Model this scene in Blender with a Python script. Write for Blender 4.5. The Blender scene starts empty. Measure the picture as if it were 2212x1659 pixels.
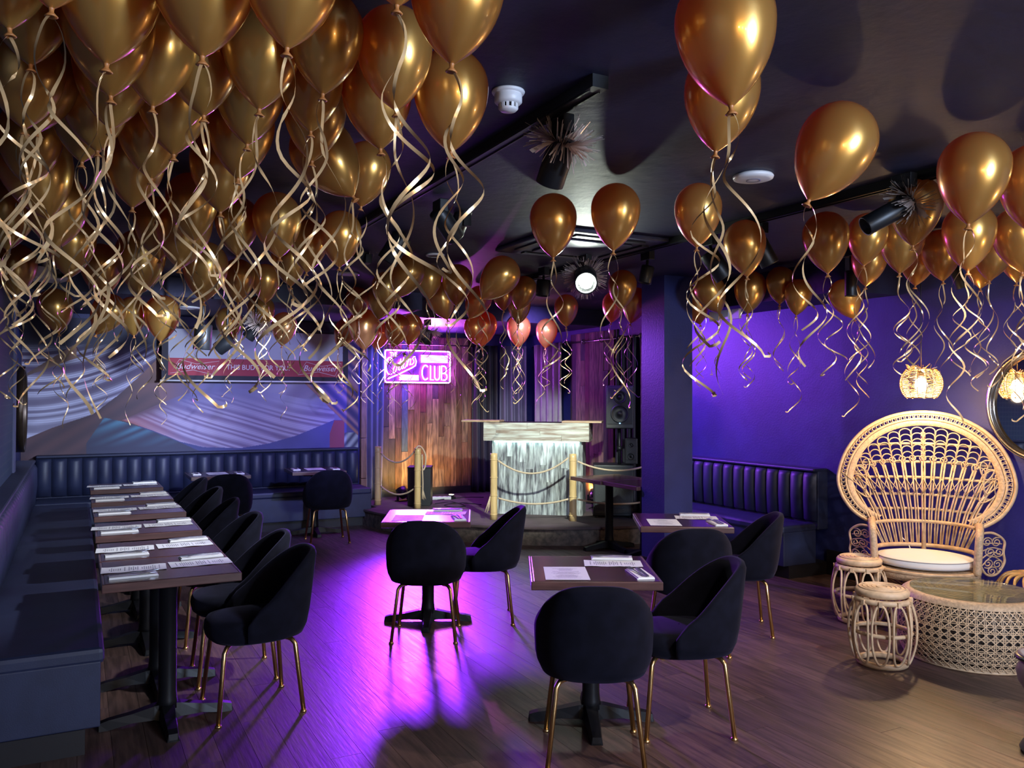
import bpy, math, random
from mathutils import Vector, Matrix
random.seed(11)
sc = bpy.context.scene
col = sc.collection
PI = math.pi
R = math.radians
# ------------------------------------------------------------------ camera
TH = R(27.5); F = 1800.0; HC = 1.58; ROLL = .0024; PITCH = .0150
CM = Matrix.Rotation(-TH, 3, 'Z') @ Matrix.Rotation(PI/2+PITCH, 3, 'X') @ Matrix.Rotation(ROLL, 3, 'Z')
CP = Vector((0, 0, HC))
cd = bpy.data.cameras.new('camera'); cam = bpy.data.objects.new('camera', cd); col.objects.link(cam)
cam.matrix_world = Matrix.Translation(CP) @ CM.to_4x4()
cd.sensor_fit = 'HORIZONTAL'; cd.sensor_width = 36; cd.lens = 36*F/2212; cd.clip_start = .02
sc.camera = cam
# ------------------------------------------------------------------ world, exposure
w = bpy.data.worlds.new('world'); sc.world = w; w.use_nodes = True
w.node_tree.nodes['Background'].inputs[0].default_value = (.05, .05, .16, 1)
w.node_tree.nodes['Background'].inputs[1].default_value = .10
vs = sc.view_settings
vs.view_transform = 'Standard'; vs.look = 'None'; vs.gamma = 1; vs.use_curve_mapping = False
vs.exposure = 1.6
CEIL = 2.68
# ------------------------------------------------------------------ lamps of the room, assumed and added ones included
def aim(o, tgt):
    d = Vector(tgt)-o.location
    o.rotation_euler = d.to_track_quat('-Z', 'Y').to_euler()
def spot(loc, tgt, energy, color, size=60, blend=.6, rad=.04):
    l = bpy.data.lights.new('spot_beam', 'SPOT'); l.energy = energy; l.color = color
    l.spot_size = R(size); l.spot_blend = blend; l.shadow_soft_size = rad
    o = bpy.data.objects.new('spot_beam', l); col.objects.link(o); o.location = loc; aim(o, tgt)
    return o
def bulb(loc, energy, color, rad=.05):
    l = bpy.data.lights.new('bulb_light', 'POINT'); l.energy = energy; l.color = color; l.shadow_soft_size = rad
    o = bpy.data.objects.new('bulb_light', l); col.objects.link(o); o.location = loc
    return o
def arealamp(loc, tgt, energy, color, sx, sy):
    l = bpy.data.lights.new('assumed_panel_light', 'AREA'); l.shape = 'RECTANGLE'; l.size = sx; l.size_y = sy
    l.energy = energy; l.color = color
    o = bpy.data.objects.new('assumed_panel_light', l); col.objects.link(o); o.location = loc; aim(o, tgt)
    return o
WARM = (1, .70, .38); COOL = (.62, .74, 1.0); WHITE = (.86, .92, 1.0); VIOLET = (.42, .10, 1.0)
# assumed unseen lamps behind the camera: warm bulb row, shorter row, cool panel
for i in range(4):
    bulb((.7+.5*i, -1.9-.15*i, 2.0), 13, WARM, .045)
for i in range(3):
    bulb((2.6+.3*i, -.9-.3*i, 1.75), 6, WARM, .045)
arealamp((2.9, -2.2, 2.05), (2.4, 4, 1.5), 95, (.52, .70, 1.0), 1.0, .5)
# track spot beams placed apart from the modelled cans
spot((1.6, 6.3, 2.02), (.1, 10.4, 1.45), 190, (.62, .74, 1.0), 50, .8)      # mural, left
spot((2.5, 6.9, 2.02), (2.1, 10.5, 1.15), 115, (.36, .38, 1.0), 62, .8)      # mural, middle
spot((2.2, 4.4, 2.35), (.25, 5.6, .7), 110, WHITE, 60, .8)                  # long table row
spot((2.3, 7.0, 2.25), (.3, 7.9, .7), 60, WHITE, 60, .8)                    # far end of the row
spot((3.6, 5.4, 2.55), (4.65, 8.7, .8), 270, (.86, 1.0, .88), 40, .5)       # booth
spot((3.4, 1.2, 2.55), (5.3, 3.9, .8), 58, (1, .90, .82), 52, .8)          # wicker corner
spot((3.0, 1.6, 2.55), (2.5, 3.5, .5), 45, (1, .85, .75), 60, .8)           # near table
spot((4.3, 2.2, 2.55), (3.8, 4.4, .6), 50, (.95, .85, .85), 60, .8)         # second table
spot((4.05, 10.62, 1.72), (1.95, 4.7, .0), 950, (.25, .02, 1.0), 34, .9, .22)  # unseen lamp added by the neon sign to throw its violet on the floor
spot((4.15, 10.2, 2.15), (4.0, 9.3, 2.48), 55, (1, .16, .9), 120, .9)         # assumed lamp for the magenta glow on the stage soffit        
spot((4.0, 9.75, 2.25), (3.5, 10.75, 1.6), 75, (.10, .09, 1.0), 70, .8)     # assumed lamp, blue wash on stage curtain
spot((4.6, 8.2, 2.5), (5.6, 11, 1.5), 60, (.45, .30, 1.0), 70, .8)  # assumed lamp on the stage corner curtains
spot((3.5, 8.2, 2.35), (4.95, 6.2, 1.1), 90, (.28, .08, 1.0), 60, .8)       # added unseen lamp, violet on the pillar
spot((4.6, 8.3, 2.3), (5.95, 6.2, 1.45), 190, (.26, .06, 1.0), 80, .8)      # added unseen lamp, violet on side wall
bulb((4.9, 1.1, 1.55), 8, (1, .78, .55), .05)                                       # assumed unseen lamp beyond the wicker corner

# ------------------------------------------------------------------ pixel helpers (design-time geometry)
def ray(px, py): return CM @ Vector(((px-1106)/F, (829.5-py)/F, -1))
def atz(px, py, z): r = ray(px, py); return CP+r*((z-HC)/r.z)
def atd(px, py, d): return CP+ray(px, py)*d
def atu(px, py, u): r = ray(px, py); return CP+r*(u/r.x)
def atv(px, py, v): r = ray(px, py); return CP+r*(v/r.y)
def proj(p):
    q = CM.transposed() @ (Vector(p)-CP); return 1106+F*q.x/-q.z, 829.5-F*q.y/-q.z

# ------------------------------------------------------------------ materials
M = {}
def principled(name):
    m = bpy.data.materials.new(name); m.use_nodes = True
    nt = m.node_tree; return m, nt, nt.nodes['Principled BSDF']
def mat(name, c, rough=.5, metal=0, noise=0, nscale=6, stretch=(1, 1, 1), bump=0, bscale=40, sheen=0, coat=0,
        rand=0, spec=None, trans=0, ior=None, c2=None, emit=None, estr=0, coord='Object', rvar=0):
    m, nt, b = principled(name); N = nt.nodes; L = nt.links
    b.inputs['Base Color'].default_value = (*c, 1); b.inputs['Roughness'].default_value = rough
    b.inputs['Metallic'].default_value = metal
    if sheen:
        b.inputs['Sheen Weight'].default_value = sheen; b.inputs['Sheen Roughness'].default_value = .4
        b.inputs['Sheen Tint'].default_value = (.5, .45, .9, 1)
    if coat: b.inputs['Coat Weight'].default_value = coat; b.inputs['Coat Roughness'].default_value = .12
    if spec is not None: b.inputs['Specular IOR Level'].default_value = spec
    if trans: b.inputs['Transmission Weight'].default_value = trans
    if ior: b.inputs['IOR'].default_value = ior
    if emit: b.inputs['Emission Color'].default_value = (*emit, 1); b.inputs['Emission Strength'].default_value = estr
    if noise or bump or rand:
        tc = N.new('ShaderNodeTexCoord'); mp = N.new('ShaderNodeMapping'); mp.inputs['Scale'].default_value = stretch
        L.new(tc.outputs[coord], mp.inputs[0])
    if noise or rand:
        nz = N.new('ShaderNodeTexNoise'); nz.inputs['Scale'].default_value = nscale; nz.inputs['Detail'].default_value = 6
        cc = c2 if c2 else tuple(max(0, x*(1-noise)) for x in c)
        mix = N.new('ShaderNodeMix'); mix.data_type = 'RGBA'
        mix.inputs[6].default_value = (*c, 1); mix.inputs[7].default_value = (*cc, 1)
        ramp = N.new('ShaderNodeValToRGB'); ramp.color_ramp.elements[0].position = .36; ramp.color_ramp.elements[1].position = .64
        if rand:
            oi = N.new('ShaderNodeObjectInfo'); va = N.new('ShaderNodeVectorMath'); va.operation = 'ADD'
            cx = N.new('ShaderNodeCombineXYZ'); mu = N.new('ShaderNodeMath'); mu.operation = 'MULTIPLY'; mu.inputs[1].default_value = 57
            L.new(oi.outputs['Random'], mu.inputs[0])
            for i in range(3): L.new(mu.outputs[0], cx.inputs[i])
            L.new(mp.outputs[0], va.inputs[0]); L.new(cx.outputs[0], va.inputs[1]); L.new(va.outputs[0], nz.inputs['Vector'])
            hs = N.new('ShaderNodeHueSaturation'); mr = N.new('ShaderNodeMapRange')
            mr.inputs[3].default_value = 1-rand; mr.inputs[4].default_value = 1+rand
            L.new(oi.outputs['Random'], mr.inputs[0]); L.new(mr.outputs[0], hs.inputs['Value'])
            L.new(mix.outputs[2], hs.inputs['Color']); L.new(hs.outputs[0], b.inputs['Base Color'])
        else:
            L.new(mp.outputs[0], nz.inputs['Vector']); L.new(mix.outputs[2], b.inputs['Base Color'])
        L.new(nz.outputs[0], ramp.inputs[0]); L.new(ramp.outputs[0], mix.inputs[0])
        if rvar:
            m2 = N.new('ShaderNodeMapRange'); m2.inputs[3].default_value = max(.05, rough-rvar); m2.inputs[4].default_value = rough+rvar
            L.new(nz.outputs[0], m2.inputs[0]); L.new(m2.outputs[0], b.inputs['Roughness'])
    if bump:
        n2 = N.new('ShaderNodeTexNoise'); n2.inputs['Scale'].default_value = bscale; n2.inputs['Detail'].default_value = 4
        L.new(mp.outputs[0], n2.inputs['Vector'])
        bp = N.new('ShaderNodeBump'); bp.inputs['Strength'].default_value = bump; bp.inputs['Distance'].default_value = .01
        L.new(n2.outputs[0], bp.inputs['Height']); L.new(bp.outputs[0], b.inputs['Normal'])
    M[name] = m
    return m
mat('navy_wall', (.020, .026, .13), .55, bump=.15, bscale=60, noise=.25, nscale=3)
mat('navy_ceiling', (.012, .0125, .052), .6, bump=.35, bscale=14, noise=.35, nscale=2.2)
mat('ceiling_patch', (.11, .085, .085), .7, bump=.6, bscale=9, noise=.3, nscale=4)
mat('black_base', (.012, .011, .014), .45)
mat('floor_wood', (.115, .064, .053), .40, noise=.55, nscale=3.2, stretch=(14, 1.2, 6), rand=.34, bump=.10, bscale=5, rvar=.12, spec=.6)
mat('subfloor', (.02, .012, .012), .8)
mat('vinyl', (.020, .026, .066), .50, bump=.06, bscale=180, noise=.2, nscale=8)
mat('velvet', (.0045, .0045, .011), .95, noise=.4, nscale=14, sheen=.07, spec=.15)
mat('gold', (.72, .47, .20), .28, 1)
mat('table_wood', (.055, .015, .014), .22, noise=.45, nscale=3, stretch=(2, 12, 8), coat=.2)
mat('table_edge', (.12, .055, .05), .3, noise=.4, nscale=6, stretch=(1, 1, 8), coat=.3)
mat('iron', (.007, .007, .009), .42, .2, spec=.3)
mat('paper', (.80, .80, .82), .7)
mat('napkin', (.82, .80, .80), .85, bump=.1, bscale=220)
mat('steel', (.26, .26, .29), .28, 1)
mat('rattan', (.58, .39, .23), .45, noise=.3, nscale=20, spec=.5)
mat('rattan_pale', (.66, .45, .27), .5, noise=.25, nscale=24)
mat('rattan_honey', (.62, .34, .11), .35, noise=.3, nscale=16, coat=.3)
mat('wicker_band', (.56, .38, .23), .5, noise=.3, nscale=60, stretch=(1, 1, 1), bump=.4, bscale=120)
mat('cushion', (.74, .70, .66), .85, bump=.08, bscale=200)
mat('piping', (.30, .29, .30), .8)
mat('bamboo', (.66, .44, .20), .38, noise=.2, nscale=5, stretch=(6, 6, 1), coat=.2)
mat('rope', (.56, .42, .29), .85, bump=.8, bscale=120)
mat('white_plastic', (.72, .72, .75), .4)
mat('black_metal', (.010, .011, .014), .42, .2)
mat('black_plastic', (.016, .016, .02), .5)
mat('speaker_grille', (.025, .027, .033), .55, bump=.4, bscale=300)
mat('chrome', (.55, .50, .44), .18, 1)
mat('curtain_grey', (.13, .12, .17), .55, bump=.05, bscale=60)
mat('curtain_dark', (.025, .022, .04), .6)
mat('curtain_satin', (.30, .28, .26), .32, noise=.2, nscale=5)
mat('stage_carpet', (.10, .065, .07), .95, bump=.4, bscale=160, noise=.3, nscale=5)
mat('stage_stone', (.055, .042, .040), .85, noise=.6, nscale=18, bump=.8, bscale=26, c2=(.13, .095, .08))
mat('booth_white', (.62, .62, .56), .7, noise=.5, nscale=3.5, stretch=(1, 3, 9), rand=.12, bump=.3, bscale=12, c2=(.30, .22, .17))
mat('booth_grey', (.55, .58, .58), .7, noise=.7, nscale=4.5, stretch=(7, 7, 1.0), rand=.25, bump=.4, bscale=10, c2=(.085, .080, .095))
mat('shelf_wood', (.52, .34, .22), .5, noise=.2, nscale=8, stretch=(1, 8, 1))
mat('pallet_brown', (.16, .075, .045), .7, noise=.6, nscale=5, stretch=(8, 8, 1), rand=.35, bump=.5, bscale=14)
mat('pallet_tan', (.30, .19, .12), .75, noise=.6, nscale=5, stretch=(8, 8, 1), rand=.3, bump=.5, bscale=14, c2=(.10, .06, .045))
mat('pallet_red', (.15, .035, .04), .7, noise=.5, nscale=6, stretch=(6, 6, 1), rand=.2, bump=.4)
mat('pallet_blue', (.055, .085, .11), .7, noise=.5, nscale=6, stretch=(6, 6, 1), rand=.2, bump=.4)
mat('pallet_dark', (.055, .038, .035), .7, noise=.5, nscale=6, stretch=(6, 6, 1), rand=.3, bump=.4)
mat('post_wood', (.30, .15, .10), .55, noise=.4, nscale=6, stretch=(6, 6, 1))
mat('screen_white', (.36, .36, .40), .8)
mat('screen_black', (.012, .010, .020), .7)
mat('banner_red', (.34, .03, .05), .7, noise=.12, nscale=2)
mat('print_white', (.62, .60, .62), .7)
mat('cassette', (.035, .036, .075), .5)
mat('tinsel', (.74, .60, .54), .22, .25, rand=.3, noise=.2)
mat('ribbon', (.74, .50, .25), .26, .35, spec=.8)
mat('knot', (.42, .17, .05), .45)
mat('mirror', (.85, .85, .88), .02, 1)
mat('glass', (.85, .95, .92), .03, trans=1, ior=1.45)
mat('bulb_glow', (1, .7, .35), .5, emit=(1, .66, .28), estr=70)
mat('spot_glow', (1, 1, 1), .5, emit=(.90, 1.0, .86), estr=150)
mat('par_glow', (1, .9, .5), .5, emit=(1, .85, .40), estr=22)
mat('neon', (.9, .7, 1), .4, emit=(.46, .07, 1.0), estr=34)
mat('led_strip', (.8, 1, 1), .4, emit=(.60, 1.0, .92), estr=5)
mat('blue_led', (.2, .4, 1), .4, emit=(.1, .3, 1), estr=6)
mat('acrylic', (.025, .006, .04), .45)
mat('stone_pale', (.42, .36, .31), .6, noise=.2, nscale=6)
mat('dark_rim', (.02, .035, .03), .3)
mat('hex_paper', (.012, .035, .075), .5)
mat('side_trim', (.10, .11, .24), .4)
mat('bronze_dark', (.05, .034, .024), .35, .6)
mat('red_ink', (.6, .08, .06), .7)
def glass_mat():
    m = M['glass']; nt = m.node_tree; N = nt.nodes; L = nt.links
    t = N.new('ShaderNodeBsdfTransparent'); t.inputs[0].default_value = (.88, .95, .92, 1)
    g = N.new('ShaderNodeBsdfGlossy'); g.inputs['Roughness'].default_value = .03
    f = N.new('ShaderNodeFresnel'); f.inputs[0].default_value = 1.28
    mu_ = N.new('ShaderNodeMath'); mu_.operation = 'MULTIPLY'; mu_.inputs[1].default_value = .5; L.new(f.outputs[0], mu_.inputs[0])
    mx = N.new('ShaderNodeMixShader'); L.new(mu_.outputs[0], mx.inputs[0]); L.new(t.outputs[0], mx.inputs[1]); L.new(g.outputs[0], mx.inputs[2])
    L.new(mx.outputs[0], N['Material Output'].inputs[0])
glass_mat()
def hex_mat():
    m = M['hex_paper']; nt = m.node_tree; N = nt.nodes; L = nt.links; b = N['Principled BSDF']
    tc = N.new('ShaderNodeTexCoord'); mp = N.new('ShaderNodeMapping'); mp.inputs['Scale'].default_value = (1, 1.0, .62)
    L.new(tc.outputs['Object'], mp.inputs[0])
    v = N.new('ShaderNodeTexVoronoi'); v.feature = 'DISTANCE_TO_EDGE'; v.inputs['Scale'].default_value = 22; v.inputs['Randomness'].default_value = 0
    L.new(mp.outputs[0], v.inputs['Vector'])
    r = N.new('ShaderNodeValToRGB'); r.color_ramp.elements[0].position = .05; r.color_ramp.elements[0].color = (.035, .055, .085, 1)
    r.color_ramp.elements[1].position = .12; r.color_ramp.elements[1].color = (.012, .035, .075, 1)
    L.new(v.outputs['Distance'], r.inputs[0]); L.new(r.outputs[0], b.inputs['Base Color'])
hex_mat()
def menu_mat():
    # printed lines across the short side of the sheet (Generated: x long side)
    m, nt, b = principled('menu_print'); N = nt.nodes; L = nt.links
    b.inputs['Roughness'].default_value = .7
    tc = N.new('ShaderNodeTexCoord'); sp = N.new('ShaderNodeSeparateXYZ'); L.new(tc.outputs['Generated'], sp.inputs[0])
    def math_(op, a, bb=None, cc=None):
        n = N.new('ShaderNodeMath'); n.operation = op
        for i, x in enumerate((a, bb, cc)):
            if x is None: continue
            if isinstance(x, (int, float)): n.inputs[i].default_value = x
            else: L.new(x, n.inputs[i])
        return n.outputs[0]
    X, Y = sp.outputs[0], sp.outputs[1]
    fr = math_('FRACT', math_('MULTIPLY', X, 30)); line = math_('LESS_THAN', fr, .50)
    idx = math_('FLOOR', math_('MULTIPLY', X, 30))
    wn = N.new('ShaderNodeTexWhiteNoise'); wn.noise_dimensions = '1D'; L.new(idx, wn.inputs['W'])
    half = math_('MULTIPLY_ADD', wn.outputs['Value'], .30, .06)
    half = math_('MULTIPLY', half, math_('GREATER_THAN', wn.outputs['Value'], .16))
    dist = math_('ABSOLUTE', math_('SUBTRACT', Y, .5)); ins = math_('LESS_THAN', dist, half)
    inx = math_('MULTIPLY', math_('GREATER_THAN', X, .10), math_('LESS_THAN', X, .88))
    nz = N.new('ShaderNodeTexNoise'); nz.inputs['Scale'].default_value = 60; L.new(tc.outputs['Generated'], nz.inputs['Vector'])
    k = math_('MULTIPLY', math_('MULTIPLY', line, ins), math_('MULTIPLY', inx, math_('GREATER_THAN', nz.outputs[0], .42)))
    mx = N.new('ShaderNodeMix'); mx.data_type = 'RGBA'; mx.inputs[6].default_value = (.78, .78, .80, 1); mx.inputs[7].default_value = (.22, .22, .25, 1)
    L.new(k, mx.inputs[0]); L.new(mx.outputs[2], b.inputs['Base Color'])
    M['menu_print'] = m
menu_mat()
def balloon_mat():
    m, nt, b = principled('balloon_gold'); N = nt.nodes; L = nt.links
    b.inputs['Base Color'].default_value = (.60, .31, .075, 1); b.inputs['Roughness'].default_value = .27
    b.inputs['Metallic'].default_value = .72; b.inputs['Coat Weight'].default_value = .8; b.inputs['Coat Roughness'].default_value = .07
    oi = N.new('ShaderNodeObjectInfo'); hs = N.new('ShaderNodeHueSaturation'); mr = N.new('ShaderNodeMapRange')
    mr.inputs[3].default_value = .85; mr.inputs[4].default_value = 1.12
    hs.inputs['Color'].default_value = (.70, .41, .10, 1); L.new(oi.outputs['Random'], mr.inputs[0]); L.new(mr.outputs[0], hs.inputs['Value'])
    L.new(hs.outputs[0], b.inputs['Base Color'])
    t = N.new('ShaderNodeBsdfTranslucent'); t.inputs[0].default_value = (.95, .20, .06, 1)
    mx = N.new('ShaderNodeMixShader'); mx.inputs[0].default_value = .28
    out = N['Material Output']; L.new(b.outputs[0], mx.inputs[1]); L.new(t.outputs[0], mx.inputs[2]); L.new(mx.outputs[0], out.inputs[0])
    M['balloon_gold'] = m
balloon_mat()
def attr_mat(name, attr, rough=.6):
    m, nt, b = principled(name); a = nt.nodes.new('ShaderNodeVertexColor'); a.layer_name = attr
    nt.links.new(a.outputs[0], b.inputs['Base Color']); b.inputs['Roughness'].default_value = rough; M[name] = m
attr_mat('mural_print', 'print')

# ------------------------------------------------------------------ mesh builder
class MB:
    def __init__(s): s.v = []; s.f = []
    def add(s, vs_, fs):
        o = len(s.v); s.v += [tuple(p) for p in vs_]; s.f += [tuple(i+o for i in f) for f in fs]; return s
    def box(s, c, d, rz=0, top=None):
        cx, cy, cz = c; x, y, z = d[0]/2, d[1]/2, d[2]/2; ca, sa = math.cos(rz), math.sin(rz); P = []
        for k in (-1, 1):
            t = top if (top and k > 0) else 1
            for a, b in ((-1, -1), (1, -1), (1, 1), (-1, 1)):
                X, Y = a*x*t, b*y*t
                P.append((cx+X*ca-Y*sa, cy+X*sa+Y*ca, cz+k*z))
        return s.add(P, [(3, 2, 1, 0), (4, 5, 6, 7), (0, 1, 5, 4), (1, 2, 6, 5), (2, 3, 7, 6), (3, 0, 4, 7)])
    def bb(s, x0, x1, y0, y1, z0, z1):
        return s.box(((x0+x1)/2, (y0+y1)/2, (z0+z1)/2), (x1-x0, y1-y0, z1-z0))
    def tube(s, pts, r, n=6, closed=False):
        pts = [Vector(p) for p in pts]; N_ = len(pts); V = []; Fs = []
        T = []
        for i in range(N_):
            a = pts[(i-1) % N_] if (closed or i > 0) else pts[i]; b = pts[(i+1) % N_] if (closed or i < N_-1) else pts[i]
            t = b-a; T.append(t.normalized() if t.length > 1e-9 else Vector((0, 0, 1)))
        u = T[0].orthogonal().normalized()
        for i in range(N_):
            u = (u-T[i]*u.dot(T[i])); u = u.normalized() if u.length > 1e-6 else T[i].orthogonal().normalized()
            w_ = T[i].cross(u); rr = r[i] if isinstance(r, (list, tuple)) else r
            for k in range(n):
                a = 2*PI*k/n; V.append(pts[i]+u*(rr*math.cos(a))+w_*(rr*math.sin(a)))
        m = N_ if closed else N_-1
        for i in range(m):
            j = (i+1) % N_
            for k in range(n):
                l = (k+1) % n; Fs.append((i*n+k, i*n+l, j*n+l, j*n+k))
        if not closed:
            Fs.append(tuple(range(n-1, -1, -1))); Fs.append(tuple((N_-1)*n+k for k in range(n)))
        return s.add(V, Fs)
    def lathe(s, prof, n=24, c=(0, 0, 0), sx=1, sy=1):
        V = []; Fs = []; m = len(prof)
        for r, z in prof:
            for k in range(n):
                a = 2*PI*k/n; V.append((c[0]+max(r, 1e-5)*math.cos(a)*sx, c[1]+max(r, 1e-5)*math.sin(a)*sy, c[2]+z))
        for i in range(m-1):
            for k in range(n):
                l = (k+1) % n; Fs.append((i*n+k, i*n+l, (i+1)*n+l, (i+1)*n+k))
        return s.add(V, Fs)
    def strip(s, pts, wid, half):
        V = []
        for p, w_ in zip(pts, wid): V += [Vector(p)-Vector(w_)*half, Vector(p)+Vector(w_)*half]
        return s.add(V, [(2*i, 2*i+1, 2*i+3, 2*i+2) for i in range(len(pts)-1)])
    def poly(s, pts2, z0, z1):
        n = len(pts2); V = [(x, y, z0) for x, y in pts2]+[(x, y, z1) for x, y in pts2]
        return s.add(V, [tuple(range(n-1, -1, -1)), tuple(range(n, 2*n))]+[(i, (i+1) % n, n+(i+1) % n, n+i) for i in range(n)])
    def grid(s, P, closeu=False):
        m = len(P); n = len(P[0]); V = [p for row in P for p in row]; Fs = []
        for i in range(m-1):
            for k in range(n if closeu else n-1):
                l = (k+1) % n; Fs.append((i*n+k, i*n+l, (i+1)*n+l, (i+1)*n+k))
        return s.add(V, Fs)
    def xf(s, mtx): s.v = [tuple(mtx @ Vector(p)) for p in s.v]; return s
    def mesh(s, name, m, smooth=False):
        me = bpy.data.meshes.new(name); me.from_pydata(s.v, [], s.f); me.update()
        if smooth: me.polygons.foreach_set('use_smooth', [True]*len(me.polygons))
        me.materials.append(M[m] if isinstance(m, str) else m); return me
    def build(s, name, m, parent=None, smooth=False, bevel=0, loc=None, rz=0):
        return link(name, s.mesh(name, m, smooth), parent, bevel, loc, rz)
def link(name, me, parent=None, bevel=0, loc=None, rz=0):
    o = bpy.data.objects.new(name, me); col.objects.link(o)
    if parent: o.parent = parent
    if loc is not None: o.location = loc
    if rz: o.rotation_euler.z = rz
    if bevel:
        b = o.modifiers.new('bevel', 'BEVEL'); b.width = bevel; b.segments = 2; b.limit_method = 'ANGLE'
    return o
def tag(o, label=None, cat=None, group=None, kind=None):
    if label: o['label'] = label
    if cat: o['category'] = cat
    if group: o['group'] = group
    if kind: o['kind'] = kind
    return o
def empty(name, loc=(0, 0, 0), rz=0, label=None, cat=None, group=None):
    o = bpy.data.objects.new(name, None); col.objects.link(o); o.location = loc; o.rotation_euler.z = rz
    o.empty_display_size = .05
    return tag(o, label, cat, group)
KIDS = {}
def copy_tree(o, parent=None):
    c = o.copy(); col.objects.link(c)
    if parent: c.parent = parent
    for ch in list(o.children): copy_tree(ch, c)
    return c
def struct(o): o['kind'] = 'structure'; return o
def stuff(o): o['kind'] = 'stuff'; return o
def cat_rom(P, n=8, closed=False):
    P = [Vector(p) for p in P]; out = []; N_ = len(P)
    for i in range(N_ if closed else N_-1):
        p0 = P[(i-1) % N_] if (closed or i > 0) else P[i]; p1 = P[i]; p2 = P[(i+1) % N_]
        p3 = P[(i+2) % N_] if (closed or i < N_-2) else P[i+1]
        for k in range(n):
            t = k/n
            out.append(.5*((2*p1)+(p2-p0)*t+(2*p0-5*p1+4*p2-p3)*t*t+(3*p1-p0-3*p2+p3)*t**3))
    if not closed: out.append(P[-1])
    return out
ORD = ['first', 'second', 'third', 'fourth', 'fifth', 'sixth', 'seventh', 'eighth', 'ninth', 'tenth']
# ================================================================== the room
UL, UR, VB, VS = -.55, 5.97, 10.55, 11.0
def wallbox(name, m, x0, x1, y0, y1, z0, z1): return struct(MB().bb(x0, x1, y0, y1, z0, z1).build(name, m))
floor = wallbox('floor', 'subfloor', -.75, UR+.2, -4.2, VS+.2, -.1, -.006)
ceiling = wallbox('ceiling', 'navy_ceiling', -.75, UR+.2, -4.2, VS+.2, CEIL, CEIL+.1)
wl = wallbox('wall_left', 'navy_wall', UL-.2, UL, -4.0, VB, 0, CEIL)
wallbox('wall_rear', 'navy_wall', UL-.2, UR+.2, -4.2, -4.0, 0, CEIL)
wallbox('wall_right', 'navy_wall', UR, UR+.2, -4.0, VS, 0, CEIL)
wallbox('wall_back', 'navy_wall', UL-.2, 3.24, VB, VB+.2, 0, CEIL)
wallbox('wall_stage', 'navy_wall', 3.24, UR+.2, VS, VS+.2, 0, CEIL)
wallbox('wall_stage_side', 'navy_wall', 3.24, 3.3, VB, VS, 0, CEIL)
wallbox('wall_pillar', 'navy_wall', 4.68, 5.0, 6.02, 6.36, 0, CEIL)
wallbox('baseboard_right', 'black_base', UR-.02, UR, -4.0, 5.33, 0, .22)
wallbox('baseboard_pillar', 'black_base', 4.665, 5.015, 6.005, 6.375, 0, .10)
wallbox('wall_panel_hexagon', 'hex_paper', UL, UL+.06, -2.0, 8.22, .9, CEIL)
wallbox('trim_1', 'side_trim', UL, UL+.075, 8.22, 8.40, .9, CEIL)
# beams and bulkheads hanging under the ceiling at the far end
wallbox('ceiling_soffit_mural', 'navy_ceiling', UL, 3.24, 8.3, VB, CEIL-.18, CEIL)
wallbox('ceiling_soffit_stage', 'navy_ceiling', 3.24, UR, 8.9, VS, CEIL-.20, CEIL)
def ceil_at(u, v):
    if u < 3.24 and v > 8.3: return CEIL-.18
    if u >= 3.24 and v > 8.9: return CEIL-.20
    if u > 5.35 and 4.6 < v < 6.9: return CEIL-.26
    return CEIL
wallbox('ceiling_beam_right', 'navy_ceiling', 5.35, UR, 4.6, 6.9, CEIL-.26, CEIL)
# floor planks
PW = .14; cache = {}
row = 0; u = UL
while u < UR-.02:
    wdt = min(PW, UR-u); v = .4; off = (.6, 1.4, .9, 1.8, .3, 1.2)[row % 6]; first = True
    while v < VB-.05:
        L_ = off if first else 2.0; first = False
        if v+L_ > VB: L_ = VB-v
        key = (round(L_, 2), round(wdt, 2))
        if key not in cache:
            cache[key] = MB().bb(.0008, wdt-.0008, .001, L_-.001, -.006, 0).mesh('plank', 'floor_wood')
        hidden = (u < .0 and v > 4.3 and v+L_ < 10.5)
        if not hidden: link('plank', cache[key], floor, loc=(u, v, 0))
        v += L_
    u += PW; row += 1

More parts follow.
